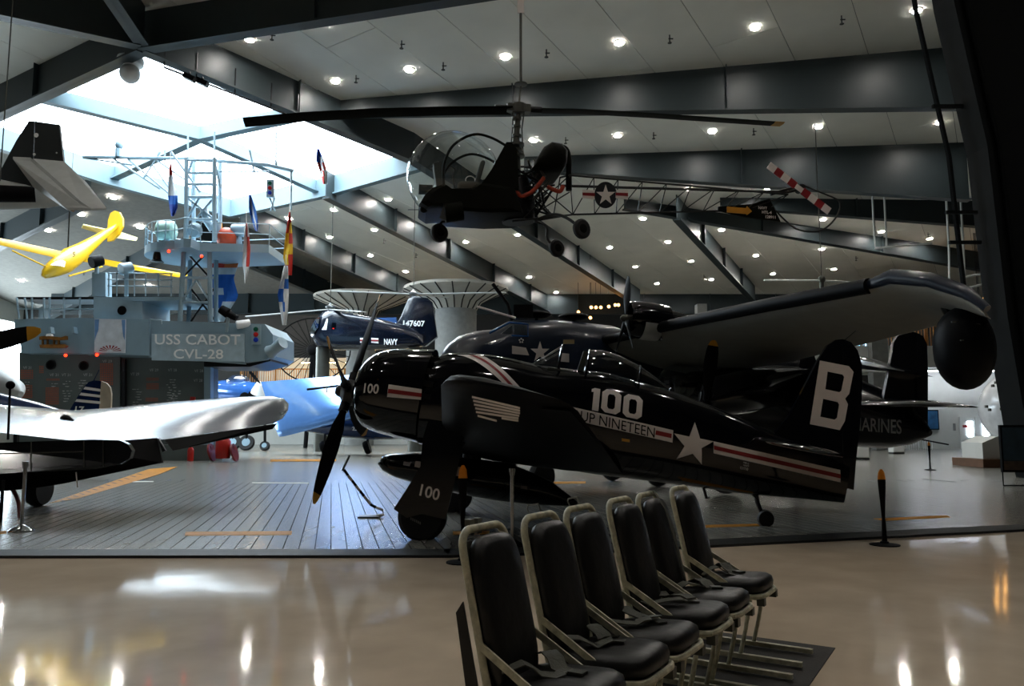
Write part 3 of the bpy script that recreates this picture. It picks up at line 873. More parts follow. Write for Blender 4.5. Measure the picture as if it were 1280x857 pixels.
def make_seat(i, loc, rz, label, extra):
    t = thing('passenger_seat', label, 'seat', group='row of six black military passenger seats', mat=Matrix.Translation(V(loc)) @ Matrix.Rotation(rz, 4, 'Z') @ Matrix.Diagonal((1, .88, 1, 1)))
    HB = .71
    w = .205
    path = [(0, -w, -.12), (0, -w, .25), (0, -w, HB - .09)] + [(0, -w + .085 - .085 * math.cos(R(a_)), HB - .085 + .085 * math.sin(R(a_))) for a_ in (15, 30, 45, 60, 75, 90)] + [(0, w - .085 + .085 * math.cos(R(a_)), HB - .085 + .085 * math.sin(R(a_))) for a_ in (90, 75, 60, 45, 30, 15)] + [(0, w, HB - .09), (0, w, .25), (0, w, -.12)]
    m = MB(); m.tube([BR @ V(p) for p in path], .0185, 10); m.build('back_frame', M_FRAME, t)
    m = xf(pad(.405, .665, .085), BR @ Matrix.Translation((.0, 0, .345)) @ Matrix.Rotation(R(90), 4, 'Y') @ Matrix.Rotation(PI, 4, 'X') @ Matrix.Rotation(PI, 4, 'X'))
    bc = m.build('back_cushion', M_PAD, t, ang=70)
    m = MB(); m.ext([BR @ V(p) for p in ((-.025, -.19, .03), (-.025, .19, .03), (-.025, .19, .66), (-.025, -.19, .66))], BR.to_3x3() @ V((.012, 0, 0))); m.build('back_panel', M_BELT, t, smooth=False)
    m = xf(pad(.485, .47, .10), Matrix.Translation((.06, 0, .43)) @ Matrix.Rotation(R(-4), 4, 'Y')); sc_ = m.build('seat_cushion', M_PAD, t, ang=70)
    m = MB(); m.tube([(-.2, -.235, .405), (.2, -.235, .425), (.27, -.215, .43), (.29, -.15, .432), (.29, .15, .432), (.27, .215, .43), (.2, .235, .425), (-.2, .235, .405)], .017, 8); sf = m.build('seat_frame', M_FRAME, t)
    m = MB(); m.box((.04, 0, .41), (.44, .42, .014)); m.build('seat_pan', M_FRAME, t, smooth=False)
    for sy in (-1, 1):
        a = BR @ V((.005, sy * .225, .24)); b = V((.17, sy * .238, .425))
        d = (b - a).normalized(); n_ = V((0, 1, 0)); u_ = d.cross(n_)
        m = MB(); m.ext([a + u_ * .016, b + u_ * .016, b - u_ * .016, a - u_ * .016], n_ * .012); m.build('side_brace', M_FRAME, t, smooth=False)
        m = MB(); m.tube([(-.2, sy * .2, .41), (-.28, sy * .2, .2), (-.3, sy * .2, .034)], .016, 8); m.build('rear_leg', M_FRAME, t)
        m = MB(); m.tube([(.2, sy * .2, .42), (.16, sy * .2, .2), (.12, sy * .2, .034)], .014, 8); m.build('front_leg', M_FRAME, t)
        m = MB(); m.ext([(-.34, sy * .2 - .02, .012), (.52, sy * .2 - .02, .012), (.52, sy * .2 + .02, .012), (-.34, sy * .2 + .02, .012)], (0, 0, .03)); m.build('floor_rail', M_FRAME, t, smooth=False)
        m = MB(); m.box((.27, sy * .19, .395), (.05, .06, .05)); m.build('link_clamp', M_BUCK, t)
    # lap belt lying over the cushion
    rnd = random.Random(i * 7 + 3)
    for sy in (-1, 1):
        yo = sy * (.17); pts = []
        ye = sy * rnd.uniform(.0, .06); xe = rnd.uniform(.03, .1)
        for k in range(7):
            s_ = k / 6
            pts.append(V((-.15 + (xe + .15) * s_ + rnd.uniform(-.01, .01), yo + (ye - yo) * s_, .535 + .02 * math.sin(s_ * 6 + i) + (0.015 if k in (2, 3) else 0))))
        m = MB(); rings = []
        for k, p in enumerate(pts):
            tdir = (pts[min(k + 1, 6)] - pts[max(k - 1, 0)]).normalized(); s2 = tdir.cross(V((0, 0, 1))).normalized()
            p = p + V((0, 0, .012)); rings.append([p + s2 * .042, p - s2 * .042, p - s2 * .042 + V((0, 0, .006)), p + s2 * .042 + V((0, 0, .006))])
        m.loft(rings); bt = m.build('lap_belt', M_BELT, t)
    m = MB(); m.box((xe + .02, ye, .545), (.07, .06, .012), Matrix.Rotation(rnd.uniform(-.6, .6), 3, 'Z')); m.build('buckle', M_BUCK, t)
    if 'handle' in extra:
        m = MB(); m.tube([BR @ V(p) for p in ((-.01, -.08, HB), (-.02, -.085, HB + .045), (-.02, -.07, HB + .06), (-.02, .05, HB + .06), (-.02, .06, HB + .045), (-.01, .055, HB))], .004, 6); m.build('wire_handle', M_BUCK, t)
    if 'clips' in extra:
        for sy in (-.05, .02):
            m = MB(); m.box(BR @ V((-.04, sy, HB + .01)), (.03, .04, .07)); m.build('back_clip', M_BUCK, t)
    if 'strap' in extra:
        m = MB(); rings = [[BR @ V((x_, y_ + d, z_)) for d in (-.018, .018)] for x_, y_, z_ in ((-.01, .06, HB + .02), (.03, .06, HB + .015), (.09, .05, HB - .12), (.1, .06, .4), (.1, .075, .2), (.095, .085, .1))]
        m.loft([[a[0], a[1], a[1] + V((.006, 0, .003)), a[0] + V((.006, 0, .003))] for a in rings]); m.build('shoulder_strap', M_BELT, t)
    if 'flap' in extra:
        m = MB(); m.ext([BR @ V(p) for p in ((-.03, -.235, -.02), (-.03, -.235, .42), (-.075, -.235, .38), (-.095, -.235, -.02))], (0, .01, 0)); m.build('side_flap', M_PAD, t, smooth=False)
    return t
rowd = V((.518, .855, 0)); face = R(-31.2)
S0 = V((.165, 3.45, 0))
LB = ['black padded passenger seat with a hanging side flap and two back clips', 'black padded passenger seat with wire handle, next to the seat with the side flap',
      'black padded passenger seat with wire handle, third from the seat with side flap', 'black passenger seat with wrinkled shiny cushion, between two dull cushioned seats', 'black passenger seat with a strap down its backrest', 'black passenger seat with glossy creased narrow backrest at the row end by the mat corner']
EX = [('clips', 'flap'), ('handle',), ('handle',), (), ('strap',), ()]
offs = [0, .53, .98, 1.54, 2.0, 2.64]
for i in range(6):
    p = S0 + rowd * offs[i]
    make_seat(i, (p.x, p.y, .006), face, LB[i], EX[i])
m = MB(); m.ext([(-.62, -.45, 0), (.62, -.45, 0), (.62, 3.1, 0), (-.62, 3.1, 0)], (0, 0, .006))
xf(m, Matrix.Translation((S0.x, S0.y, 0)) @ Matrix.Rotation(face, 4, 'Z'))
tag(centre(m.build('floor_mat', M_MATT, smooth=False)), 'dark grey floor mat under the row of passenger seats', 'mat')

# ================================================================== posts
M_CHROME = mat('polished_chrome', '#b8babd', 0.12, metal=1.0, var=0.03)
def chrome_post(px, py, y, h, label):
    p = onpl(px, py, (0, y, 0), V((0, 1, 0))); t = thing('barrier_post', label, 'post', (p.x, y, 0.026 if y > 9.6 else 0))
    m = MB(); m.lathe([(.17, 0), (.17, .015), (.13, .05), (.06, .085), (.03, .1)], n=24); m.build('base', M_CHROME, t)
    m = MB(); m.lathe([(.026, .09), (.026, h - .08)], n=14); m.build('pole', M_CHROME, t)
    m = MB(); m.lathe([(.036, h - .09), (.036, h - .05), (.045, h - .045), (.045, h), (.03, h + .01)], n=14); m.build('head', M_CHROME, t)
chrome_post(640, 600, 10.4, 1.0, 'chrome barrier post beside the belly tank of the black fighter')
chrome_post(27, 655, 11.9, 1.02, 'chrome barrier post with a domed base under the dark folded-flap wing')
def blade_post(px, base_py, h, label, yellow=True):
    p = onz(px, base_py, 0); t = thing('propeller_post', label, 'post', (p.x, p.y, 0.026 if p.y > edge_y(p.x) + .1 else 0))
    m = MB(); m.lathe([(.19, 0), (.19, .012), (.06, .03), (.05, .05)], n=28); m.build('base', M_PROP, t)
    prof_ = [(.05, .035, .03), (.2, .03, .028), (.35, .022, .022), (.55, .035, .018), (.75, .05, .014), (.86, .055, .012), (.865, .055, .012), (.95, .045, .01), (1.0, .015, .006)]
    m = MB(); rg = [[V((w * math.cos(q), d * math.sin(q), z * h)) for q in (2 * PI * j / 12 for j in range(12))] for z, w, d in prof_]
    m.loft(rg[:7]); m.build('blade', M_PROP, t)
    m = MB(); m.loft(rg[6:]); m.build('blade_tip', mat('orange_tip', '#d07f17', .45), t)
blade_post(1106, 681, 1.0, 'black propeller blade post with orange tip on the tile floor')
blade_post(1163, 588, 1.0, 'black propeller blade post with orange tip far back near the white doors')
blade_post(578, 703, 1.12, 'propeller blade post behind the end passenger seat')
# striped tow bar standing by the propeller
p = onz(462, 646, 0.026); t = thing('prop_lock_bar', 'black and white striped bar with a foot plate below the fighter propeller', 'bar', (p.x, p.y, .026))
TBp = p.y
tw_ = lambda x, y: onpl(x, y, (0, TBp, 0), V((0, 1, 0)))
m = MB(); m.box(V((p.x + .0, p.y, .012 + .026)), (.36, .3, .024)); m.build('foot_plate', M_DK, t, True, smooth=False)
seg = [(430, 587), (435, 594), (440, 600.5), (445, 607), (450, 613.5), (455, 620), (463, 630), (470, 634)]
for k, (a, b) in enumerate(zip(seg, seg[1:])):
    m = MB(); m.tube([tw_(*a), tw_(*b)], .024, 8); m.build('bar_section', M_PROP if k % 2 == 0 else M_MARK, t, True)
m = MB(); m.tube([tw_(470, 634), tw_(478, 637), tw_(480, 643), V((p.x + .12, p.y, .05))], .022, 8); m.build('bar_foot', M_MARK, t, True)
m = MB(); m.tube([tw_(428, 588), tw_(437, 569)], .02, 8); m.build('bar_handle', M_ALU, t, True)
# ================================================================== hanging bubble helicopter
M_OLIVE = mat('dark_olive_paint', '#11120d', 0.5, var=0.25, scale=3, spec=0.06)
M_TRUSS = mat('truss_black', '#121312', 0.45)
M_BUB = glass('bubble_plexiglass', (0.93, 0.97, 0.97), 0.09)
M_ORG = mat('orange_hose', '#a8381c', 0.6, var=0.2, scale=20)
M_SEATG = mat('grey_seat_cloth', '#4a4c48', 0.8)
M_ORGSIGN = mat('amber_sign', '#c98a22', 0.5)
HM = Matrix.Translation(at(645, 240, 16.0)) @ Matrix.Rotation(R(8), 4, 'Z')
hl = local_frame(HM)
heli = thing('bubble_helicopter', 'dark bubble-nosed helicopter with open lattice tail hanging from the ceiling', 'helicopter', mat=HM)
def hp(pts, yl=0.0): return [hl(x, y, yl) for x, y in pts]
c = hl(567, 221)
m = MB(); rb2 = hl(625, 221).x - c.x
m.ball(c, (rb2 * 1.0, .80, rb2 * .98), 40, 24)
# open the bubble where the cabin floor and the rear frame are
cut = hl(600, 250); keep = []
a_, b_ = hl(524, 258), hl(640, 240)
def inside(p):
    if p.z < a_.z - .02 + (p.x - a_.x) * .12: return False
    return p.x < hl(628, 200).x
fc = [f for f in m.f if all(inside(m.v[i]) for i in f)]
m.m = [0] * len(fc); m.f = fc
m.build('bubble', M_BUB, heli, ang=80)
sil = [(523, 264), (529, 254), (538, 246), (552, 241), (559, 246), (594, 247), (602, 240), (640, 246), (650, 276), (610, 277), (560, 274), (546, 269), (532, 270)]
m = MB(); rings = []
for y_, k in ((-.72, .78), (-.66, .96), (-.5, 1), (.5, 1), (.66, .96), (.72, .78)):
    q = hp(sil); cc = sum(q, V()) / len(q)
    rings.append([V((cc.x + (p.x - cc.x) * k, y_, cc.z + (p.z - cc.z) * k)) for p in q])
m.loft(rings); m.build('cabin_floor', M_OLIVE, heli, ang=30)
for y_ in (-.64, .60):
    rs = [hl(x, y) for x, y in ((594, 247), (610, 224), (628, 191), (634, 191), (641, 200), (643, 246))]
    m = MB(); m.ext([p + V((0, y_, 0)) for p in rs], (0, .05, 0)); m.build('rear_frame', M_OLIVE, heli, smooth=False)
    path = smoothpts([p + V((0, y_ * .95, 0)) for p in hp([(553, 243), (553, 218), (562, 197), (578, 185), (594, 181), (612, 186), (628, 195)])], 4)
    m = MB(); m.tube(path, .028, 8); m.build('door_frame', M_OLIVE, heli)
m = MB(); m.ext([p + V((0, -.62, 0)) for p in hp([(627, 192), (634, 192), (643, 248), (612, 250)])], (0, 1.24, 0)); m.build('firewall', M_OLIVE, heli, smooth=False)
for y_ in (-.32, .32):
    b0 = hl(585, 244)
    m = xf(pad(.5, .5, .12), Matrix.Translation((b0.x, y_, b0.z + .02))); st = m.build('pilot_seat', M_SEATG, heli, ang=60)
    m = xf(pad(.46, .62, .1), Matrix.Translation((b0.x + .24, y_, b0.z + .3)) @ Matrix.Rotation(R(-75), 4, 'Y')); m.build('seat_back', M_SEATG, st, ang=60)
m = MB(); q = hl(548, 222); m.box(q, (.16, .42, .5), Matrix.Rotation(R(-8), 3, 'Y')); con = m.build('instrument_console', M_SEATG, heli)
m = MB(); m.box(hl(532, 237), (.28, .3, .12)); m.build('front_box', M_SEATG, heli)
m = MB(); m.tube(smoothpts(hp([(571, 246), (566, 222), (569, 212), (563, 208)]), 4), .012, 6); m.build('control_stick', M_DK, heli)
m = MB(); q = hl(588, 225); m.lathe([(.09, -.01), (.11, 0), (.09, .01)], Matrix.Translation(q) @ Matrix.Rotation(R(75), 4, 'X'), 20, cap=False); m.build('headset', M_MARK, heli)
for y_ in (-.4,):
    m = MB(); q = hl(529, 268); m.ball(q + V((0, y_, 0)), (.09, .09, .08), 12, 8); m.build('landing_lamp', M_OLIVE, heli)
m = MB(); m.tube([hl(510, 262, -.3), hl(528, 262, -.3)], .008, 5); m.build('pitot_tube', M_DK, heli)
m = MB(); m.box(hl(556, 266, -.72), (.14, .04, .28), Matrix.Rotation(R(18), 3, 'Y')); m.build('step_plate', M_SEATG, heli)
m = MB(); m.lathe([(.0, -.2), (.2, -.18), (.2, .18), (.0, .2)], Matrix.Translation(hl(567, 265, -.66)) @ Matrix.Rotation(R(80), 4, 'Y'), 14); m.build('side_pod', M_OLIVE, heli)
# engine and mast
e0, e1 = hl(648, 278), hl(645, 222)
m = MB(); m.tube([e0, e0.lerp(e1, .5), e1], [.34, .38, .24], 16); eng = m.build('engine', M_DK, heli)
for k in range(6):
    a = 2 * PI * k / 6
    p_ = e0.lerp(e1, .25 + .12 * (k % 3)); m = MB(); m.tube([p_, p_ + V((.4 * math.cos(a), .5 * math.sin(a), 0))], .09, 8); m.build('engine_cylinder', M_DK, eng)
rnd = random.Random(5)
for k in range(48):
    a = hl(rnd.uniform(625, 690), rnd.uniform(205, 272)); b = hl(rnd.uniform(630, 690), rnd.uniform(205, 275))
    ya, yb = rnd.uniform(-.5, .5), rnd.uniform(-.5, .5)
    if (a - b).length > 1.0: b = a + (b - a).normalized() * .8
    m = MB(); m.tube([a + V((0, ya, 0)), b + V((0, yb, 0))], rnd.uniform(.012, .03), 6); m.build('engine_pipe', M_DK if k % 3 else M_BUCK, eng)
m = MB(); m.tube([e1, hl(645, 190), hl(646, 165), hl(648, 140), hl(649, 128)], [.11, .085, .06, .055, .05], 12); mast = m.build('rotor_mast', M_BUCK, heli)
for y_, r_ in ((195, .17), (188, .13), (181, .16), (170, .1), (158, .085), (148, .1)):
    q = hl(646, y_); m = MB(); m.lathe([(.04, -.03), (r_, -.025), (r_, .025), (.04, .03)], Matrix.Translation(q), 14); m.build('swash_ring', M_BUCK, mast)
for s_ in (-1, 1):
    m = MB(); m.tube([hl(646, 195) + V((.14 * s_, 0, 0)), hl(647, 160) + V((.1 * s_, .05, 0)), hl(648, 140) + V((.12 * s_, 0, 0))], .014, 6); m.build('pitch_link', M_BUCK, mast)
hubp = hl(648, 136)
m = MB(); m.box(hubp, (.5, .2, .16)); m.lathe([(.04, -.12), (.14, -.1), (.14, .1), (.04, .12)], Matrix.Translation(hubp), 14); hub2 = m.build('rotor_hub', M_BUCK, heli)
for s_ in (-1, 1):
    m = MB(); m.tube([hubp + V((.18 * s_, 0, 0)), hubp + V((.5 * s_, 0, 0))], .07, 10); m.build('blade_grip', M_DK, hub2)
for tips in ([(640, 138), (560, 138.5), (470, 141), (380, 146), (305, 153)], [(656, 138), (730, 139.5), (810, 144), (900, 150), (966, 154.5), (978, 155.2)]):
    k = len(tips); n0 = tips[0][0]
    m = MB(); rings = []
    for i, (x, y) in enumerate(tips):
        off = (640 - x) / 335.0 * (1.1 if x < 640 else 1.1)
        p = hl(x, y, -off)
        w = .14; t_ = .018; tl_ = .32 if tips[-1][0] < 640 else .02
        d_ = V((0, 1, -tl_)).normalized(); u_ = V((0, tl_, 1)).normalized()
        rings.append([p - d_ * w, p - d_ * w * .5 + u_ * t_, p + d_ * w * .4 + u_ * t_, p + d_ * w, p - d_ * w * .4 - u_ * t_])
    m.loft(rings[:k if x < 640 else k - 1]); m.build('rotor_blade', M_OLIVE, heli, ang=50)
    if x > 640:
        m = MB(); m.loft(rings[-2:]); m.build('blade_tip', M_TIP, heli)
m = MB(); m.tube([hl(649, 128), hl(651, 108)], .02, 8); m.lathe([(.02, -.01), (.14, 0), (.14, .02), (.02, .03)], Matrix.Translation(hl(651, 106)), 14); m.build('lifting_eye', M_BUCK, heli)
# saddle fuel tank, exhaust, hose
m = MB(); rings = []
tk = hp([(661, 218), (666, 207), (674, 194), (684, 188), (697, 190), (704, 199), (703, 214), (697, 222), (675, 223)])
cc = sum(tk, V()) / len(tk)
for y_, k in ((-.72, .3), (-.68, .7), (-.55, .95), (-.3, 1.0), (.3, 1), (.55, .95), (.68, .7), (.72, .3)):
    rings.append([V((cc.x + (p.x - cc.x) * k, y_, cc.z + (p.z - cc.z) * k)) for p in tk])
m.loft(rings); tko = m.build('fuel_tank', M_OLIVE, heli, ang=60)
m = MB(); m.lathe([(.05, 0), (.05, .06), (.02, .08)], Matrix.Translation(hl(690, 187)), 10); m.build('filler_cap', M_RED, tko)
m = MB(); m.tube(smoothpts(hp([(711, 238), (711, 215), (711, 200), (709, 190), (705, 185), (700, 184.5)], -.3), 4), .065, 10); m.build('exhaust_stack', M_OLIVE, heli)
m = MB(); m.tube(smoothpts(hp([(630, 249), (640, 241), (647, 241), (652, 245), (663, 241), (672, 232), (680, 222)], -.55), 5), .042, 10); m.build('orange_hose', M_ORG, heli)
m = MB(); m.tube(smoothpts(hp([(684, 233), (692, 237), (700, 239), (704, 232)], -.5), 5), .045, 10); m.build('orange_hose', M_ORG, heli)
# lattice boom
NB = 9
ta, tbm = (712, 219, .38), (985, 243, .07)
ba, bb_ = (716, 268), (960, 262)
Lr = []
def boom(t):
    x = ta[0] + (tbm[0] - ta[0]) * t; y = ta[1] + (tbm[1] - ta[1]) * t; w = ta[2] + (tbm[2] - ta[2]) * t
    xb = ba[0] + (bb_[0] - ba[0]) * t; yb = ba[1] + (bb_[1] - ba[1]) * t
    return hl(x, y, -w), hl(x, y, w), hl(xb, yb, 0)
P_ = [boom(i / NB) for i in range(NB + 1)]
bo = MB()
for j in range(3): bo.tube([p[j] for p in P_], .021, 6)
bm_o = bo.build('boom_longerons', M_TRUSS, heli)
for i in range(NB + 1):
    n_, f_, d_ = P_[i]
    m = MB(); m.tube([n_, d_], .012, 5); m.tube([f_, d_], .012, 5); m.tube([n_, f_], .012, 5); m.build('boom_frame', M_TRUSS, bm_o)
    if i < NB:
        n2_, f2_, d2_ = P_[i + 1]
        m = MB(); m.tube([d_, n2_], .012, 5); m.build('boom_diagonal', M_TRUSS, bm_o)
        m = MB(); m.tube([d_, f2_], .012, 5); m.build('boom_diagonal', M_TRUSS, bm_o)
        m = MB(); m.tube([n_, f2_], .010, 5); m.build('boom_diagonal', M_TRUSS, bm_o)
m = MB(); m.tube([hl(700, 222, 0), P_[0][0]], .02, 6); m.tube([hl(700, 222, 0), P_[0][1]], .02, 6)
for a in ((640, 276), (668, 276)):
    for s_ in (-1, 1): m.tube([hl(a[0], a[1], .4 * s_), P_[0][2]], .018, 6)
for a, b in (((665, 225), (716, 268)), ((655, 272), (712, 219)), ((668, 245), (690, 268)), ((700, 222), (692, 268)), ((640, 277), (716, 268)), ((690, 268), (668, 277)), ((676, 262), (712, 240))):
    for s_ in (-1, 1): m.tube([hl(a[0], a[1], .34 * s_), hl(b[0], b[1], .3 * s_)], .014, 5)
m.build('engine_mount', M_TRUSS, heli)
m = MB(); m.tube([hl(700, 232, 0), hl(985, 240, .0), hl(1003, 236, -.05)], .03, 8); m.build('tail_drive_shaft', M_TRUSS, heli)
# insignia
insp = -.42
def h2(pts): return [(p.x, p.z) for p in hp(pts, insp)]
def hmark(loops, mt, off, name='insignia', par=None):
    vs, fs = mesh2d(loops)
    return flat(vs, fs, lambda x, z: V((x, insp - off, z))).build(name, mt, par or heli, smooth=False)
circ = [(757 + 14 * math.cos(q), 243.5 + 16.5 * math.sin(q)) for q in (2 * PI * j / 32 for j in range(32))]
m = MB(); m.ext([hl(x, y, insp) for x, y in circ], (0, .02, 0)); disc = m.build('insignia_disc', mat('insignia_blue', '#0b0d14', .45), heli, smooth=False)
hmark([h2([(757 + (12.5 if i % 2 == 0 else 5) * math.sin(PI * i / 5), 244 - (13.5 if i % 2 == 0 else 5.2) * math.cos(PI * i / 5)) for i in range(10)])], M_MARK, .006, 'star', disc)
for a, b in ((728, 743.5), (769.5, 785)):
    m = MB(); m.ext([hl(x, y, insp) for x, y in ((a, 237), (b, 237.6), (b, 249), (a, 247.4))], (0, .02, 0)); bar_ = m.build('insignia_bar', M_MARK, heli, smooth=False)
    hmark([h2([(a, 240.6), (b, 241.2), (b, 245.2), (a, 244.2)])], M_RED, .006, 'stripe_red', bar_)
# ventral fin, sign, tail rotor and guard
m = MB(); m.ext([hl(x, y, -.02) for x, y in ((898, 258), (940, 255), (962, 248), (976, 277), (930, 271), (898, 263))], (0, .04, 0)); vf = m.build('ventral_fin', M_OLIVE, heli, smooth=False)
for s_, x, y, w in (('NAVY', 948, 261, 11), ('HTL-4', 952.5, 266.6, 12), ('128911', 957, 272.5, 12.5)):
    vs, fs = text2d(s_, 1, 1, .02)
    flat(vs, fs, lambda a, b: hl(x + w * a, y + .8 * a - 3.6 * b, -.03)).build('lettering', M_MARK, vf, smooth=False)
m = MB(); m.ext([hl(x, y, -.06) for x, y in ((909, 258), (933, 260), (934, 257.5), (940, 264), (934, 268.5), (933, 267), (909, 265))], (0, .03, 0)); m.build('arrow_sign', M_ORGSIGN, heli, smooth=False)
a, b = hl(961, 206, -.12), hl(1037, 264, -.12)
for i in range(9):
    p, q = a.lerp(b, i / 9), a.lerp(b, (i + 1) / 9); d_ = (b - a).normalized(); s_ = d_.cross(V((0, 1, 0))).normalized()
    w = .055 if i in (4,) else .085
    m = MB(); m.ext([p - s_ * w, q - s_ * w, q + s_ * w, p + s_ * w], (0, .02, 0)); m.build('tail_rotor_segment', M_MARK if i % 2 == 0 else M_RED, heli, smooth=False)
m = MB(); m.lathe([(.02, -.1), (.09, -.09), (.09, .09), (.02, .1)], Matrix.Translation(hl(1000, 236)) @ Matrix.Rotation(R(90), 4, 'X'), 14); m.build('tail_gearbox', M_DK, heli)
m = MB(); m.tube(smoothpts(hp([(1004, 231), (1025, 240), (1046, 249), (1050, 256), (1048, 266), (1040, 278), (1028, 287), (1012, 289), (994, 285), (978, 272), (966, 258), (962, 248)]), 3), .02, 6); m.tube(hp([(963, 243), (985, 236), (1004, 231)]), .032, 6); m.build('tail_guard', M_TRUSS, heli)
# wheels
def hwheel(px, py, yl, r_, leg):
    q = hl(px, py, yl)
    m = MB(); m.lathe([(.05, -.055), (r_ * .8, -.06), (r_, -.03), (r_, .03), (r_ * .8, .06), (.05, .055)], Matrix.Translation(q) @ Matrix.Rotation(R(90), 4, 'X') @ Matrix.Rotation(R(25), 4, 'Y'), 22); w_ = m.build('wheel', M_BLK, heli)
    m = MB(); m.lathe([(.0, -.066), (r_ * .45, -.06), (r_ * .45, .06), (0, .066)], Matrix.Translation(q) @ Matrix.Rotation(R(90), 4, 'X') @ Matrix.Rotation(R(25), 4, 'Y'), 14); m.build('wheel_hub', M_OLIVE, w_)
    m = MB(); m.tube(smoothpts([hl(*l) for l in leg] + [q], 4), .032, 8); m.build('wheel_leg', M_TRUSS, heli)
hwheel(549, 291, -.2, .19, [(570, 276, 0), (552, 278, -.1)])
hwheel(727, 286, -1.0, .20, [(668, 276, -.3), (690, 268, -.5), (708, 272, -.8)])
hwheel(696, 310, .9, .20, [(668, 276, .3), (683, 283, .6), (684, 298, .8)])
# cable to the roof
top_ = onroof(648, 3, 0.3); q = HM @ hl(651, 104)
t = thing('suspension_cable', 'steel cable holding up the bubble helicopter', 'cable', q)
m = MB(); m.tube([q, V((q.x, q.y, CEIL(q.y) - .06))], .028, 6); m.build('rope', M_BUCK, t, True)
m = MB(); m.box(V((q.x, q.y, at(648, 8, 16).z)), (.14, .05, .3)); m.build('shackle', M_MARK, t, True)
# ================================================================== carrier island
M_ISL = mat('haze_blue_grey_paint', '#86a0ae', 0.5, var=0.06, scale=1.2)
M_ISL2 = mat('haze_grey_light', '#97aeba', 0.45, var=0.05)
M_LOW = mat('dark_grey_green_paint', '#586260', 0.55, var=0.10, scale=0.8)
M_GOLD = mat('gilded_wood', '#8a5a1e', 0.4, var=0.3, scale=6)
M_SIGN = mat('sign_board_grey', '#a9bfcb', 0.45)
M_LETTER = mat('white_letter', '#fbfdfd', 0.5, var=0.01)
M_ORTAL = mat('orange_tally_paint', '#b05a38', 0.6)
M_LAMPR = glow('red_lamp', '#ff2a10', 3.0)
YI = 38.0
def I(px, py, off=0.0): return at(px, py, YI - off)
isl = thing('carrier_island', 'blue grey warship bridge island with lattice mast and a large name board', 'ship island', I(160, 560) * V((1, 1, 0)) if False else (I(160, 560).x, YI + 1, .02))
def iprism(name, pts, off, depth, mt, par=isl, floor=False):
    q = [I(x, y, off) for x, y in pts]
    if floor:
        for p in q:
            if p.z < .5: p.z = .02
    m = MB(); m.ext(q, (0, depth, 0))
    return m.build(name, mt, par, True, smooth=False)
low = iprism('lower_wall', [(24, 440), (265, 440), (265, 575), (24, 575)], 0, .8, M_LOW, floor=True)
iprism('wall_step', [(24, 440), (150, 440), (150, 575), (24, 575)], .35, .4, M_LOW, floor=True)
iprism('side_post', [(255, 452), (263, 452), (263, 575), (255, 575)], .5, .4, M_ISL, floor=True)
iprism('wall_pipe', [(152, 448), (156, 448), (156, 575), (152, 575)], .4, .2, M_DK, floor=True)
iprism('base_block', [(196, 556), (262, 556), (262, 574), (196, 574)], 1.6, 1.6, M_LOW, floor=True)
s1 = iprism('gallery', [(18, 399), (101, 397), (101, 441), (27, 441), (24, 420), (18, 412)], 1.2, 3.5, M_ISL)
s2 = iprism('gallery_centre', [(101, 397), (186, 399), (186, 444), (101, 442)], 1.6, 3.9, M_ISL)
s3 = iprism('gallery_front', [(186, 400), (331, 405), (341, 418), (341, 444), (333, 449), (306, 453), (186, 444)], 1.35, 3.6, M_ISL)
iprism('gallery_underside', [(255, 452), (338, 447), (338, 451), (312, 458), (255, 458)], 1.0, 3.0, M_DK)
for x in (61, 90, 130): iprism('gusset', [(x, 408), (x + 2, 408), (x + 3, 416), (x - .5, 416)], 1.5, .3, M_ISL2, s1)
iprism('rubbing_band', [(186, 444), (306, 453), (306, 455), (186, 446)], 1.45, .2, M_ISL2, s3)
# name board
nb = iprism('name_board', [(189.5, 417), (305, 417), (305, 452), (189.5, 450)], 1.5, .1, M_SIGN)
for s_, x0_, y0_, w_, h_ in (('USS CABOT', 193.5, 430.5, 107, 13), ('CVL-28', 217, 448, 62, 12)):
    vs, fs = text2d(s_, 1, 1, .012)
    for v_, f_ in islands(vs, fs): flat(v_, f_, lambda a, b: I(x0_ + w_ * a, y0_ + .4 * a - h_ * b, 1.53)).build('letter', M_LETTER, nb, True, smooth=False)
# painted panel: plain white field with red rays
mp_ = iprism('painted_panel', [(118, 398), (157, 399), (156, 441), (118, 440)], 1.7, .06, mat('panel_white', '#d4dae2', .5))
for k in range(9):
    a = R(-80 + 20 * k); cx_, cy_ = 137.5, 437.5
    r1, r2 = 4, 14
    m = MB(); m.quad(*[I(cx_ + r * math.sin(a + d), cy_ - r * .55 * math.cos(a + d) + 1.5, 1.72) for r, d in ((r1, -.06), (r2, -.09), (r2, .09), (r1, .06))]); m.build('red_ray', M_RED, mp_, True, smooth=False)
m = MB(); m.ext([I(x, y, 1.715) for x, y in ((118.5, 399), (124, 399), (123, 412), (120, 420), (118.5, 425))], (0, -.01, 0)); m.build('blue_border', mat('pale_blue_paint', '#6f97c9', .5), mp_, True, smooth=False)
m = MB(); m.ext([I(x, y, 1.715) for x, y in ((152, 399.5), (156.5, 399.5), (156, 425), (154, 420), (153, 410))], (0, -.01, 0)); m.build('blue_border', MATS['pale_blue_paint'], mp_, True, smooth=False)
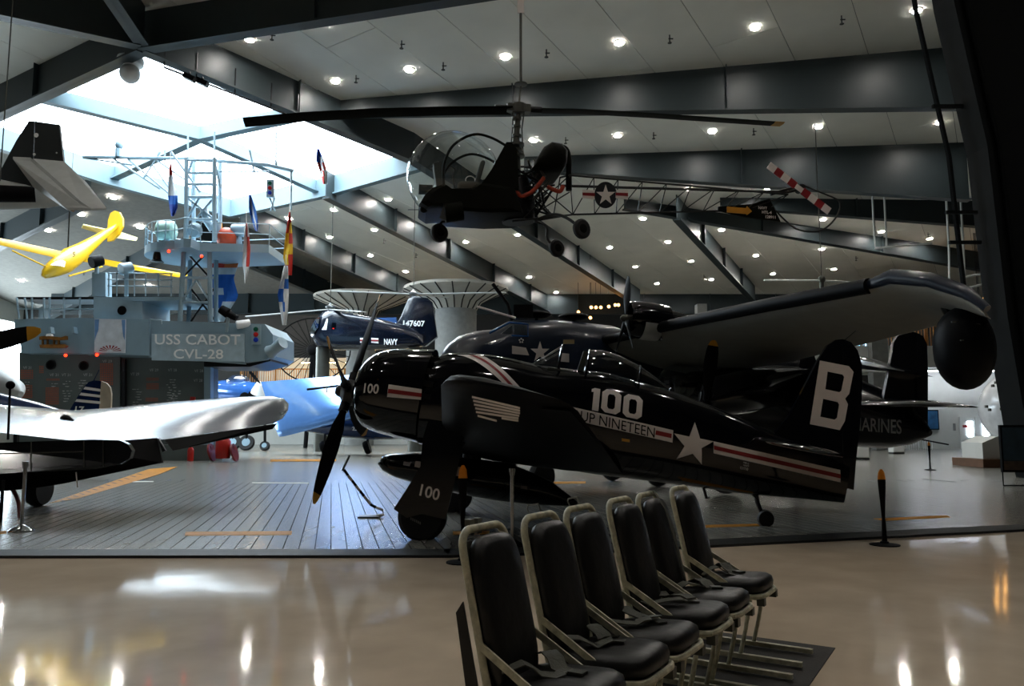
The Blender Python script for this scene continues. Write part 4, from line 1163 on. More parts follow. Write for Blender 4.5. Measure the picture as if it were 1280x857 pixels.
# gilded crest: a float biplane
cr = iprism('gilded_crest', [(49, 420.5), (56, 419.5), (68, 420.5), (76, 421.5), (82, 419.5), (82, 424), (72, 425), (60, 423.5), (49, 424.5)], 1.45, .2, M_GOLD)
iprism('crest_float', [(49, 430.5), (80, 430), (83, 432), (80, 434.5), (50, 434.5)], 1.45, .2, M_GOLD, cr)
for x in (52, 58, 66, 72): iprism('crest_strut', [(x, 424), (x + 1.5, 424), (x + 1.5, 431), (x, 431)], 1.4, .1, M_GOLD, cr)
iprism('crest_head', [(58, 417), (63, 416.5), (64, 419.5), (57, 420)], 1.5, .2, M_LETTER, cr)
# portholes, painted tallies and lettering on the lower wall
for x, y, r_ in ((64, 456, 6), (105, 457, 6), (40, 509, 7)):
    m = MB(); q = I(x, y, .36); rr_ = r_ * .039
    m.lathe([(rr_ * .75, 0), (rr_, 0), (rr_, .06), (rr_ * .75, .06)], Matrix.Translation(q) @ Matrix.Rotation(R(90), 4, 'X'), 20, cap=False); pr_ = m.build('porthole', M_DK, low, True)
    m = MB(); m.lathe([(0, .01), (rr_ * .8, .01), (rr_ * .8, .02), (0, .02)], Matrix.Translation(q) @ Matrix.Rotation(R(90), 4, 'X'), 20); m.build('porthole_glass', M_PROP, pr_, True)
def tally(x0_, y0_, x1_, y1_, nx, ny, off):
    m = MB(); dx, dy = (x1_ - x0_) / nx, (y1_ - y0_) / ny
    for i in range(nx):
        for j in range(ny):
            a, b = x0_ + i * dx, y0_ + j * dy
            m.quad(I(a, b, off), I(a + dx * .7, b, off), I(a + dx * .7, b + dy * .62, off), I(a, b + dy * .62, off))
    tag(m.build('painted_tally', M_ORTAL, low, True, smooth=False), kind='stuff')
for t_ in ((26, 462, 42, 474, 7, 5), (25, 481, 41, 498, 7, 7), (49, 457, 55, 467, 3, 4), (58, 473, 75, 476, 7, 2), (57, 484, 74, 506, 7, 9), (57, 511, 74, 517, 7, 3), (125, 454, 142, 482, 7, 11)): tally(*t_, .37)
for t_ in ((183, 472, 199, 476, 7, 2), (183, 479, 199, 487, 7, 4), (182, 497, 198, 502, 7, 3)): tally(*t_, .02)
for s_, x, y, w, off in (('VF 31', 29, 461, 10, .37), ('VF 31', 62, 470, 11, .37), ('VT 31', 77, 470, 11, .37), ('VF 31', 104, 470, 11, .37), ('VF 29', 128, 453, 12, .37), ('VT 29', 163, 469, 11, .02), ('VF 29', 187, 464, 11, .02), ('VT 28', 210, 464, 11, .02), ('VF 28', 243, 465, 11, .02), ('VT 28', 242, 477, 11, .02)):
    vs, fs = text2d(s_, 1, 1)
    flat(vs, fs, lambda a, b: I(x + w * a, y - 3.4 * b, off)).build('lettering', mat('faded_white_paint', '#b9bcbc', .6), low, True, smooth=False)
rnd = random.Random(9); m = MB()
for x0_, y0_, n, off in ((26, 477, 4, .37), (77, 476, 3, .37), (58, 479, 2, .37), (77, 488, 5, .37), (24, 502, 3, .37), (165, 486, 8, .02), (207, 474, 10, .02), (97, 475, 5, .37), (213, 488, 6, .02)):
    for k in range(n):
        for j in range(3):
            x, y = x0_ + rnd.uniform(0, 10), y0_ + k * 3.2
            w, h = rnd.uniform(2, 5), rnd.uniform(.5, 1.3)
            m.quad(I(x, y, off), I(x + w, y, off), I(x + w * .8, y + h, off), I(x + w * .2, y + h, off))
tag(m.build('painted_ship_silhouettes', MATS['faded_white_paint'], low, True, smooth=False), kind='stuff')
# upper house and decks
iprism('pilot_house', [(117, 371), (150, 371), (178, 374), (178, 401), (117, 399)], 1.2, 3.0, M_ISL2)
m = MB(); q = I(153, 388, 1.2); m.lathe([(0, 0), (.2, 0), (.22, .05), (0, .05)], Matrix.Translation(q) @ Matrix.Rotation(R(90), 4, 'X'), 20); m.build('porthole', M_PROP, isl, True)
iprism('upper_deck', [(150, 371), (232, 371), (232, 375), (165, 376)], 1.3, 3.0, M_ISL)
iprism('locker', [(115, 340), (132, 340), (132, 370), (115, 370)], 1.0, .6, M_ISL2)
iprism('windscreen_top', [(20, 371), (118, 371), (118, 374), (24, 374)], 1.1, 1.6, M_DK)
def itube(name, pts, off, r_, mt=M_ISL2, par=isl, n=6):
    m = MB(); m.tube([I(x, y, off) for x, y in pts], r_, n)
    return m.build(name, mt, par, True)
for x in (21, 31, 40, 55, 62, 80, 100): itube('screen_post', [(x, 372), (x + 3 if x < 35 else x, 398)], 1.1, .05)
itube('screen_rail', [(21, 386), (117, 386)], 1.1, .03)
m = MB(); m.quad(*[I(x, y, 1.08) for x, y in ((33, 374), (42, 374), (50, 396), (40, 396))]); m.build('glass_screen', M_CAN, isl, True, smooth=False)
for x in (136, 146, 156, 168, 182, 198, 214): itube('rail_post', [(x, 340 if x < 160 else 341), (x, 370)], 1.2, .035)
for y in (341, 349, 357): itube('guard_rail', [(134, y), (216, y + 1)], 1.2, .028)
# lattice mast
for x0_, x1_, off in ((225, 230, 1.2), (263, 262, 1.2), (236, 238, -.6), (270, 270, -.6)): itube('mast_leg', [(x0_, 402), (x1_, 312)], off, .12, M_ISL, n=8)
for a, b, off in (((226, 378), (263, 378), 1.2), ((228, 347), (262, 347), 1.2), ((236, 347), (270, 347), -.6)): itube('mast_crossbar', [a, b], off, .06)
for a, b, off in (((228, 347), (262, 312), .3), ((230, 312), (262, 347), .3), ((226, 378), (245, 350), 1.1), ((263, 378), (246, 350), 1.1), ((238, 402), (268, 360), -.6), ((238, 360), (270, 402), -.6)): itube('mast_brace', [a, b], off, .05, M_DK if off < .5 else M_ISL2)
for x, off in ((233, 1.0), (268, 1.0), (242, -.5), (275, -.5)): itube('mast_leg', [(x, 302), (x, 198)], off, .11, M_ISL2, n=8)
for y in (200, 216, 230, 246, 274): itube('mast_crossbar', [(233, y), (268, y)], 1.0, .06); itube('mast_crossbar', [(242, y + 1), (275, y + 1)], -.5, .05)
for a, b in (((233, 246), (268, 274)), ((268, 246), (245, 274)), ((214, 190), (250, 240)), ((233, 274), (250, 246)), ((268, 200), (276, 235)), ((240, 200), (236, 216))): itube('mast_brace', [a, b], .8, .06)
itube('radar_pipe', [(255, 262), (258, 274), (264, 285), (272, 280), (272, 300)], .6, .2, M_ISL2, n=10)
# platform
m = MB()
pc = [I(183 + 3 * (1 - math.cos(q)), 314) for q in (0,)]
lft, rgt = I(183, 309), I(345, 309)
z0_, z1_ = I(250, 322).z, I(250, 312).z
yc = YI + .3; rr_ = 2.2
out = [(lft.x + rr_ - rr_ * math.cos(R(a)), yc + rr_ * math.sin(R(a))) for a in range(-90, 91, 12)]
out = [(lft.x + rr_, yc + rr_)] + [(lft.x + rr_ - rr_ * math.cos(R(a)), yc + rr_ * math.sin(R(a))) for a in range(78, -91, -12)] + [(lft.x + 2.8, yc - 2.6), (I(263, 300).x, yc - 2.6), (I(266, 300).x, yc - 1.8), (rgt.x, yc - 1.4), (rgt.x, yc + 1.5)]
m.ext([(x, y, z0_) for x, y in out], (0, 0, z1_ - z0_)); plat = m.build('mast_platform', M_ISL, isl, True, smooth=False)
for i, (x, y) in enumerate(out):
    a = V((x, y, z1_)); b = V((out[(i + 1) % len(out)][0], out[(i + 1) % len(out)][1], z1_))
    m = MB(); m.tube([a, a + V((0, 0, 1.0))], .025, 5); m.build('platform_post', M_ISL2, plat, True)
    for h_ in (.5, 1.0):
        m = MB(); m.tube([a + V((0, 0, h_)), b + V((0, 0, h_))], .02, 5); m.build('platform_rail', M_ISL2, plat, True)
M_DRUM = mat('pale_green_drum', '#8fb0a4', .4)
for x, y, w, h, off, mt in ((208, 288, 10, 12, .6, M_DRUM), (299, 288, 9, 8, .3, M_ISL2)):
    a, b = I(x - w, y, off), I(x + w, y, off); r_ = h * .039
    m = MB(); m.tube([a, a.lerp(b, .06), a.lerp(b, .94), b], [r_ * .85, r_, r_, r_ * .85], 18); d_ = m.build('signal_drum', mt, isl, True)
    m = MB(); m.tube([I(x, y + h, off), I(x, 310, off)], .15, 8); m.build('drum_stand', M_ISL2, d_, True)
m = MB(); m.lathe([(.05, -.1), (.3, -.08), (.36, .05), (.36, .2), (.3, .22)], Matrix.Translation(I(242, 288, 1.2)) @ Matrix.Rotation(R(-70), 4, 'X') @ Matrix.Rotation(R(15), 4, 'Y'), 18); m.build('radar_dish', M_ISL2, isl, True)
m = MB(); m.ball(I(283, 297, .4), .5, 16, 10); m.build('orange_ball', mat('signal_orange', '#d8502c', .5), isl, True)
itube('yellow_post', [(275, 278), (275, 306)], .2, .12, mat('signal_yellow', '#d9b53a', .5))
# yard and aerials
itube('mast_yard', [(104, 196), (233, 198), (335, 206), (366, 213)], .4, .09)
for a, b in (((140, 197), (200, 236)), ((104, 197), (165, 206)), ((160, 199), (215, 245)), ((190, 196), (230, 224)), ((274, 214), (336, 214)), ((345, 208), (345, 165)), ((268, 200), (268, 165)), ((364, 212), (364, 262)), ((206, 188), (206, 205)), ((312, 188), (318, 216)), ((235, 170), (235, 200)), ((190, 205), (212, 236)), ((200, 190), (180, 222))): itube('aerial', [a, b], .4, .045)
m = MB(); m.tube([I(148, 196, .4), I(148, 186, .4)], .16, 8); m.ball(I(149, 181, .4), (.2, .2, .25), 10, 8); m.build('yard_lamp', M_ISL, isl, True)
def lights3(x, y, dy, off, r_, w, h):
    b = iprism('signal_panel', [(x - w, y - h), (x + w, y - h), (x + w, y + h), (x - w, y + h)], off, .15, M_ISL2)
    for k, c_ in enumerate(('#0f5a44', '#c02020', '#1838b0')):
        m = MB(); m.lathe([(0, 0), (r_, .0), (r_, .05), (0, .06)], Matrix.Translation(I(x, y + (k - 1) * dy, off + .02)) @ Matrix.Rotation(R(90), 4, 'X'), 14); m.build('signal_lens', mat('lens_' + c_[1:], c_, .25), b, True)
lights3(337.5, 235, 6, .6, .09, 4.5, 11)
lights3(320, 418, 6.6, 1.5, .11, 5.5, 12)
itube('lamp_ladder', [(337, 247), (344, 264)], .6, .04); itube('lamp_ladder', [(343, 247), (338, 264)], .6, .04)
# bell, red lamps, searchlights, gun
q = I(196, 324, 1.2)
m = MB(); m.lathe([(.02, .55), (.12, .52), (.17, .35), (.2, .1), (.34, 0), (.3, -.03)], Matrix.Translation(q - V((0, 0, .12))), 16); m.build('ship_bell', mat('dark_bronze', '#2c2620', .35, metal=.8), isl, True)
for x, y, off in ((211, 314, 1.9), (252, 320, 2.4), (82, 444, 1.3), (121, 443.5, 1.7)):
    m = MB(); m.ball(I(x, y, off), .07, 10, 8); m.build('red_lamp', M_LAMPR, isl, True)
for x, y in ((121, 328), (158, 337)):
    a = I(x - 7, y, 1.2); b = I(x + 6, y - 3, .8)
    m = MB(); m.tube([a, a.lerp(b, .1), b], [.28, .3, .26], 14); s_ = m.build('searchlight', M_PROP if x < 130 else M_ISL2, isl, True)
    m = MB(); m.tube([I(x, y + 3, 1.0), I(x, 370 if x > 130 else 342, 1.0)], .1, 8); m.build('searchlight_stand', M_ISL2, s_, True)
a, b = I(276, 386, 1.8), I(296, 398, 1.8)
m = MB(); m.tube([a, a.lerp(b, .45), a.lerp(b, .5), b], [.2, .24, .18, .14], 12); g_ = m.build('deck_telescope', M_PROP, isl, True)
m = MB(); m.tube([a.lerp(b, .5), I(283, 415, 1.7)], .08, 8); m.build('telescope_stand', M_ISL2, g_, True)
a, b = I(338, 440, 1.4), I(354, 428, 1.8)
m = MB(); m.tube([a, a.lerp(b, .3), b], [.35, .25, .3], 12); m.build('horn', M_ISL2, isl, True)
m = MB(); m.tube([I(296, 406, 1.5), I(312, 404, 1.2)], .2, 10); m.build('deck_lamp', M_LETTER, isl, True)
itube('handrail', [(188, 404), (188, 399), (202, 400), (202, 405)], 1.5, .03)

# ================================================================== flags
FC = {c: mat('flag_' + c, h, .85, var=.08, scale=4) for c, h in (('red', '#c23a30'), ('white', '#d9dcde'), ('blue', '#1f62b8'), ('yellow', '#e0b62a'), ('orange', '#d9713c'), ('navy', '#1c3f9a'))}
def flag(label, line, width, bands, off, sway=.12, cat='flag'):
    """limp flag: line = list of (left px, right px, py); bands = colours from top to bottom, each a list across"""
    t = thing('signal_flag', label, cat, I(line[-1][0], line[-1][2], off), group='signal flags on the ship halyards')
    nb_ = len(bands); names = []
    for bd in bands:
        for c_ in bd:
            if c_ not in names: names.append(c_)
    m = MB(); NY = 18; NX = 8
    def edge(tt):
        y0_, y1_ = line[0][2], line[-1][2]; y = y0_ + (y1_ - y0_) * tt
        for a, b in zip(line, line[1:]):
            if y <= b[2] + 1e-6:
                k = (y - a[2]) / (b[2] - a[2]); return a[0] + (b[0] - a[0]) * k, a[1] + (b[1] - a[1]) * k, y
        return line[-1]
    g = []
    for j in range(NY + 1):
        l, r_, y = edge(j / NY); row = []
        for i in range(NX + 1):
            s_ = i / NX
            row.append(I(l + (r_ - l) * s_, y, off + sway * math.sin(s_ * 7 + j * .35)))
        g.append(row)
    for j in range(NY):
        bd = bands[min(int((j + .5) / NY * nb_), nb_ - 1)]
        for i in range(NX):
            m.cur = names.index(bd[min(int((i + .5) / NX * len(bd)), len(bd) - 1)])
            m.quad(g[j][i], g[j][i + 1], g[j + 1][i + 1], g[j + 1][i])
    m.build('cloth', [FC[c_] for c_ in names], t, True, ang=80)
    m = MB(); l, r_, y = line[0]
    m.tube([I((l + r_) / 2, y - 14, off), I((l + r_) / 2, y, off)], .015, 5); m.build('halyard', M_MARK, t, True)
flag('limp red, white and blue signal flag hanging from the mast yard', [(212, 214, 204), (210.5, 217, 226), (210, 222, 245), (212, 222, 260), (214, 217.5, 270)], 1, [['red'], ['white'], ['white'], ['blue'], ['navy']][0:5], 1.0)
flag('limp blue and white striped signal flag beside the mast', [(311, 313.5, 243), (311, 320, 262), (316, 323, 280), (320, 322, 289)], 1, [['blue', 'white', 'blue']], 1.0)
flag('white signal flag with a red stripe below the mast platform', [(306, 310, 279), (304, 313, 310), (303, 312, 330), (305, 310, 342), (306, 307, 354)], 1, [['white', 'red', 'white'], ['white', 'red'], ['white', 'red'], ['white']], 1.6)
flag('red and yellow quartered signal flag on the outer halyard', [(361, 363, 265), (356, 366, 300), (354, 366, 322), (360, 365, 344)], 1, [['red'], ['red', 'yellow'], ['yellow', 'red'], ['yellow'], ['yellow', 'red'], ['red']], 1.0)
flag('white and blue signal flag below the red and yellow one', [(355, 360, 332), (347, 361, 368), (350, 360, 388), (353, 358, 406)], 1, [['white'], ['white', 'blue'], ['blue', 'white'], ['white', 'blue', 'white'], ['white']], 1.5)
flag('big blue and white signal flags bunched behind the mast', [(264, 299, 326), (264, 292, 348), (262, 298, 370), (263, 287, 388), (266, 280, 402)], 1, [['red', 'orange'], ['white'], ['blue'], ['blue'], ['white', 'blue'], ['blue'], ['blue', 'white'], ['white'], ['white']], -1.4)
flag('national flag with red and white stripes under the skylight', [(396, 399, 186), (395, 405, 200), (400, 409, 215), (404, 409, 230)], 1, [['navy'], ['navy', 'white'], ['red', 'white', 'red'], ['white', 'red', 'white'], ['red', 'white']], -2.0)
# ================================================================== dive bomber seen from behind, one wing in view
M_SILV = mat('polished_sea_blue', '#25323e', 0.2, spec=0.3, metal=0.25, var=0.12, scale=1.3, bump=0.04, bscale=3)
def solid(name, pts, vec, mt, par, smooth=False):
    m = MB(); m.ext(pts, vec)
    return m.build(name, mt, par, True, smooth=smooth)
A = at
db = thing('dive_bomber', 'shiny dark blue propeller plane with drooped black flaps beside the domed chrome post', 'airplane', (-9.5, 15.5, .026))
secs = []
for le, te, th in (((-120, 508, 17.2), (-110, 540, 13.2), .5), ((-20, 514, 17.3), (0, 541, 13.6), .42), ((90, 518, 17.6), (115, 553, 14.6), .3), ((150, 513, 18.0), (160, 552, 15.2), .28), ((215, 505, 18.4), (206, 549, 15.8), .25), ((300, 498, 19.0), (300, 536, 17.2), .2), ((340, 496, 19.2), (342, 529, 18.0), .15), ((355, 499, 19.2), (353, 523, 18.4), .1), ((361, 505, 19.1), (360, 513, 18.8), .03)):
    a, b = A(*le), A(*te)
    secs.append((a, b, th, (0, -.35, 1)))
m = MB(); wing(m, secs); w_ = m.build('wing', M_SILV, db, True, ang=50)
# flap panels hanging under the trailing edge
solid('outer_flap', [A(206, 550, 15.7), A(346, 529, 18.1), A(340, 536, 18.0), A(216, 563, 15.6)], (0, .05, 0), M_PROP, db)
solid('inner_flap', [A(-80, 562, 13.6), A(72, 556, 13.9), A(196, 547, 15.3), A(203, 578, 15.0), A(75, 605, 13.8), A(40, 610, 13.7), A(-80, 622, 13.5)], (0, .06, 0), M_PROP, db)
solid('flap_edge', [A(196, 547, 15.3), A(198, 548, 15.2), A(207, 563, 15.1), A(203, 565, 15.1)], (0, .06, 0), M_DK, db)
lip = [A(x, y, 13.3 + max(x, 0) * .006) for x, y in ((-60, 555), (115, 549), (150, 550), (160, 555), (165, 563), (162, 573), (150, 580), (120, 586), (0, 592), (-60, 594))]
solid('dive_brake', lip, (0, .12, 0), mat('gloss_dark_panel', '#101318', .14, coat=.6), db)
for x in (38, 104, 128):
    solid('panel_seam', [A(x, 553 - x * .02, 13.28 + x * .006), A(x + 1.2, 553 - x * .02, 13.28 + x * .006), A(x + 1.2, 588 - x * .04, 13.28 + x * .006), A(x, 588 - x * .04, 13.28 + x * .006)], (0, .01, 0), M_BUCK, db)
solid('seam_line', [A(0, 566, 13.27), A(104, 563.5, 13.87), A(104, 565, 13.87), A(0, 567.5, 13.27)], (0, .01, 0), M_BUCK, db)
m = MB(); m.tube([A(95, 590, 13.9), A(97, 609, 13.9)], .012, 6); m.build('flap_rod', M_MARK, db, True)
q = A(48, 616, 15.6); q.z = .36
m = MB(); m.lathe([(.1, -.13), (.3, -.13), (.335, -.07), (.335, .07), (.3, .13), (.1, .13)], Matrix.Translation(q) @ Matrix.Rotation(R(90), 4, 'Y'), 24); wl = m.build('wheel', M_BLK, db, True)
m = MB(); m.tube([q, A(60, 560, 15.7)], .07, 8); m.build('landing_gear_leg', M_DK, db, True)
m = MB(); m.tube(smoothpts([A(8, 608, 14.2), A(16, 612, 14.0), A(23, 628, 13.8), A(25, 652, 13.6)], 4), .035, 8); m.build('red_hose', mat('dark_red_hose', '#5a1c14', .6), db, True)
m = MB(); m.tube([A(10, 549, 13.6), A(12.5, 486, 13.9)], .02, 8); m.ball(A(13, 481, 13.9), .075, 12, 8); m.build('aerial_mast', M_PROP, db, True)
m = MB(); m.tube([A(0, 660, 13.0), A(4, 600, 13.0)], .03, 6); m.build('gear_strut', M_DK, db, True)
m = MB(); m.ball(A(82, 524, 16.0), (.09, .16, .1), 10, 8); m.tube([A(80, 520, 16.0), A(90, 526, 15.9)], .05, 6); m.build('hinge_fitting', M_PROP, db, True)
fz = MB(); ax = [A(-240, 470, 9.5), A(-205, 500, 13.0), A(-170, 505, 17.0), A(-150, 500, 20)]
fz.tube(ax, [.5, .8, .85, .7], 18); fz.build('fuselage', M_SILV, db, True)

t = thing('propeller', 'black propeller blade with ochre tip standing before the gilded crest', 'propeller', A(-40, 440, 12.5) * V((1, 1, 0)) + V((0, 0, .03)))
m = MB(); blade(m, A(-130, 458, 12.5), A(51, 413, 12.5), .1, .38, (0, 1, .2)); m.build('blade', [M_PROP, M_TIP], t, True)
m = MB(); m.lathe([(.3, -.3), (.3, .1), (.18, .35), (.02, .42)], Matrix.Translation(A(-140, 460, 12.6)) @ Matrix.Rotation(R(90), 4, 'X'), 20); m.build('hub', M_DK, t, True)
q = A(-140, 460, 12.6)
m = MB(); m.tube([q + V((0, .1, 0)), V((q.x, q.y + .1, .1))], .09, 10); m.build('stand_pole', M_DK, t, True)
m = MB(); m.lathe([(.5, .0), (.5, .04), (.1, .1)], Matrix.Translation((q.x, q.y + .1, .028)), 20); m.build('stand_base', M_DK, t, True)

# ================================================================== plane with striped tail
M_NB = mat('navy_blue_gloss', '#14264e', 0.22, var=.15, coat=.4)
tp = thing('striped_tail_plane', 'navy plane whose fin has white bands and a cream rudder, numbered 17', 'airplane', (A(40, 560, 25).x, 25, .026))
ps = [(-60, 500, 24.0, .55), (0, 512, 24.3, .5), (40, 518, 24.6, .42), (85, 526, 25, .28), (125, 524, 25.3, .12)]
m = MB(); m.tube([A(a, b, c_) for a, b, c_, r_ in ps], [r_ for *_, r_ in ps], 16); m.build('fuselage', M_NB, tp, True)
fin_ = [(80, 522), (86, 514), (96, 497), (106, 482), (111, 477), (118, 475), (126, 476), (123, 524)]
solid('fin', [A(x, y, 25.1) for x, y in fin_], (0, .1, 0), M_NB, tp)
solid('rudder', [A(x, y, 25.1) for x, y in ((126.5, 476), (133, 478.5), (137.5, 484), (139, 492), (138, 524), (123, 524))], (0, .08, 0), mat('cream_fabric', '#c9c0ac', .7), tp)
for y in (483, 490.5, 498.5):
    l = 106 - (y - 482) * .68 + 1
    solid('fin_band', [A(l, y, 25.08), A(125.5, y + 3, 25.08), A(125.2, y + 6.2, 25.08), A(l - 2.2, y + 3.2, 25.08)], (0, .02, 0), M_LETTER, tp)
vs, fs = text2d('17', 1, 1, .02); flat(vs, fs, lambda a, b: A(93 + 11 * a + 1.5 * b, 516 + .3 * a - 8.5 * b, 25.07)).build('lettering', M_LETTER, tp, True, smooth=False)
m = MB(); m.tube([A(117, 476, 25.1), A(124, 462, 25.1)], .015, 5); m.build('antenna', M_NB, tp, True)
m = MB(); q = A(20, 560, 24.5); q.z = .3; m.lathe([(.1, -.1), (.28, -.1), (.28, .1), (.1, .1)], Matrix.Translation(q) @ Matrix.Rotation(R(90), 4, 'Y'), 18); m.build('wheel', M_BLK, tp, True)
m = MB(); m.tube([q, A(20, 520, 24.5)], .06, 8); m.build('landing_gear_leg', M_DK, tp, True)

# ================================================================== hanging jet tail
M_GULL = mat('light_gull_grey', '#bfc2c0', 0.5, var=.06)
M_DKG = mat('dark_sea_grey', '#262b2c', 0.5)
YJ = 24.0
jt = thing('jet_plane', 'grey jet hanging under the skylight with dark fin and pale tailplane', 'airplane', A(20, 250, YJ))
m = MB(); m.tube([A(-160, 225, 22), A(-60, 238, 23), A(20, 245, 24), A(60, 248, 24.4), (A(90, 250, 24.8))], [.9, .62, .42, .3, .12], 18); m.build('fuselage', M_GULL, jt, True)
m = MB(); m.tube([A(-80, 240, 22.2), A(44, 243, 23.4)], [.3, .24], 14); m.build('exhaust_pipe', M_PROP, jt, True)
solid('fin', [A(x, y, YJ) for x, y in ((-12, 246), (0, 214), (20, 176), (36, 151), (43, 151.5), (41, 212), (40, 246))], (0, .12, 0), M_DKG, jt)
solid('rudder', [A(x, y, YJ) for x, y in ((44, 151.5), (74, 155.5), (79, 200), (80, 205), (60, 212), (42, 212))], (0, .1, 0), M_DKG, jt)
for x, y, r_ in ((45.5, 169, .07), (43, 193, .04), (71, 191, .025)):
    m = MB(); m.lathe([(0, 0), (r_, 0), (r_, .02), (0, .02)], Matrix.Translation(A(x, y, YJ - .02)) @ Matrix.Rotation(R(90), 4, 'X'), 12); m.build('fin_light', M_LETTER, jt, True)
top1 = [(16, 198.5, 23.8), (38, 199.5, 23.8), (99, 254, 20.8), (112, 263, 20.4), (84, 262.5, 20.9), (42, 234, 23.0)]
solid('tailplane', [A(*p) for p in top1], (0, 0, .07), M_GULL, jt)
solid('elevator', [A(*p) for p in ((41, 200, 23.8), (80, 203.5, 23.8), (108, 230, 22.2), (133, 262, 20.4), (114, 263, 20.4), (101, 254, 20.8))], (0, 0, .05), M_GULL, jt)
m = MB(); m.tube([A(82, 259, 24.2), A(92, 263, 24.2)], .05, 8); m.build('tail_hook', M_GOLD, jt, True)
q = A(87, 264, 24.2)
m = MB(); m.tube([q, A(85, 309, 24.2)], .02, 5); tag(centre(m.build('hanging_chain', M_BUCK)), 'dark chain hanging below the tail of the jet', 'chain')
m = MB(); q = A(0, 226, 23.4); m.tube([q, V((q.x, q.y, CEIL(q.y) - .06))], .02, 5); tag(centre(m.build('suspension_cable', M_BUCK)), 'steel cable holding up the grey jet', 'cable')

# ================================================================== yellow glider
M_YG = mat('glider_yellow', '#c0950f', 0.35, var=.06, coat=.3)
gl = thing('glider', 'bright yellow glider hanging nose down in front of the ceiling', 'glider', A(75, 335, 42))
gs = [((54, 346), 41, .10, .12), ((58, 342), 41.1, .25, .28), ((66, 337), 41.4, .38, .42), ((78, 330), 41.9, .48, .55), ((90, 321), 42.4, .46, .55), ((104, 312), 43.2, .34, .42), ((122, 299), 44.4, .22, .28), ((136, 289), 45.4, .14, .2), ((146, 282), 46.2, .07, .12)]
rings = []; P0 = [A(p[0], p[1], y) for p, y, *_ in gs]
for i, (p, y, w, h) in enumerate(gs):
    d_ = (P0[min(i + 1, len(P0) - 1)] - P0[max(i - 1, 0)]).normalized(); s_ = d_.cross(V((0, 0, 1))).normalized(); u_ = s_.cross(d_)
    rings.append([P0[i] + s_ * (w * math.copysign(abs(math.cos(q)) ** .7, math.cos(q))) + u_ * (h * math.copysign(abs(math.sin(q)) ** .7, math.sin(q))) for q in (2 * PI * j / 16 for j in range(16))])
m = MB(); m.loft(rings); m.build('fuselage', M_YG, gl, True, ang=45)
for ends in ([(84, 322, 42.0), (0, 303, 39.5), (-90, 285, 37)], [(92, 322, 42.6), (160, 334, 45.5), (226, 345, 48)]):
    secs = []
    for i, (x, y, Y_) in enumerate(ends):
        a = A(x, y, Y_); ch = V((.75, 1.1, .35)).normalized() * (1.35 - .15 * i)
        secs.append((a - ch * .3, a + ch * .7, .16, (0, -.1, 1)))
    m = MB(); wing(m, secs); m.build('wing', M_YG, gl, True, ang=50)
for a, b in (((76, 342, 41.6), (15, 313, 39.8)), ((86, 345, 42.0), (128, 333, 44.0))):
    m = MB(); m.tube([A(*a), A(*b)], .045, 6); m.build('wing_strut', M_YG, gl, True)
solid('fin', [A(x, y, 46.2) for x, y in ((134, 288), (135, 275), (138, 266), (143, 263), (149, 265), (153, 273), (153, 283), (148, 293), (140, 301), (134, 302))], (.05, .1, 0), M_YG, gl)
for q in ([(136, 288, 45.6), (104, 281, 44.4), (102, 285, 44.6), (130, 294, 45.7)], [(148, 290, 46.3), (172, 298, 47.3), (170, 301, 47.2), (144, 297, 46.2)]):
    solid('tailplane', [A(*p) for p in q], (0, 0, .06), mat('glider_cream', '#e3d890', .5), gl)
m = MB(); q = [A(x, y, Y_) for x, y, Y_ in ((63, 331, 40.6), (69, 327, 41.2), (76, 325, 41.3), (74, 332, 41.0))]
m.ext(q, (.1, .3, 0)); m.build('canopy', M_CAN, gl, True)
vs, fs = text2d('5', 1, 1, .02); flat(vs, fs, lambda a, b: A(90.5 + 3.2 * a + .6 * b, 321 - 6 * b - .5 * a, 41.75)).build('lettering', M_PROP, gl, True, smooth=False)
m = MB(); q = A(84, 318, 42.2); m.tube([q, V((q.x, q.y, CEIL(q.y) - .06))], .02, 5); tag(centre(m.build('suspension_cable', M_BUCK)), 'steel cable holding up the yellow glider', 'cable')

# ================================================================== blue planes in the middle distance
M_BLUE = mat('gloss_royal_blue', '#3466b0', 0.16, metal=.35, var=.1, coat=.6)
M_BLUE2 = mat('gloss_deep_blue', '#16305f', 0.22, var=.12, coat=.5)
bp_ = thing('blue_wing_plane', 'royal blue plane with one broad wing tilted up towards the hall', 'airplane', (A(330, 545, 46).x, 46, .026))
m = MB(); wing(m, [(A(349, 546, 43.0), A(326, 477, 45.2), .3, (0, -1, .2)), (A(356, 545, 42.8), A(334, 476.5, 45), .5, (0, -1, .2)), (A(420, 529, 41.2), A(420, 470, 43.4), .7, (0, -1, .2)), (A(500, 509, 39.6), A(500, 463, 41.6), .8, (0, -1, .2)), (A(575, 500, 39.0), A(575, 460, 41), .8, (0, -1, .2))]); m.build('wing', mat('blue_gloss_sky_tint', '#5f8fd2', .14, metal=.5, var=.06, coat=.5), bp_, True, ang=50)  # wing blue lightened so its colour carries the reflected sky
m = MB(); m.tube([A(384, 486.5, 41.6), A(432, 481, 41.0)], .06, 6); m.build('hinge_slot', M_PROP, bp_, True)
m = MB(); m.tube([A(408, 484, 41.3), A(408.5, 490, 41.2)], .05, 6); m.build('hinge_pin', M_LETTER, bp_, True)
ps = [(385, 533, 44.5, .3), (420, 532, 44, .62), (470, 532, 43.4, .78), (560, 528, 42, .8), (640, 522, 41, .5)]
m = MB(); m.tube([A(a, b, c_) for a, b, c_, r_ in ps], [r_ for *_, r_ in ps], 18); m.build('fuselage', M_BLUE2, bp_, True)
vs, fs = text2d('25', 1, 1, .02); flat(vs, fs, lambda a, b: A(440 + 7 * a, 538 - 5 * b, 42.2)).build('lettering', M_LETTER, bp_, True, smooth=False)
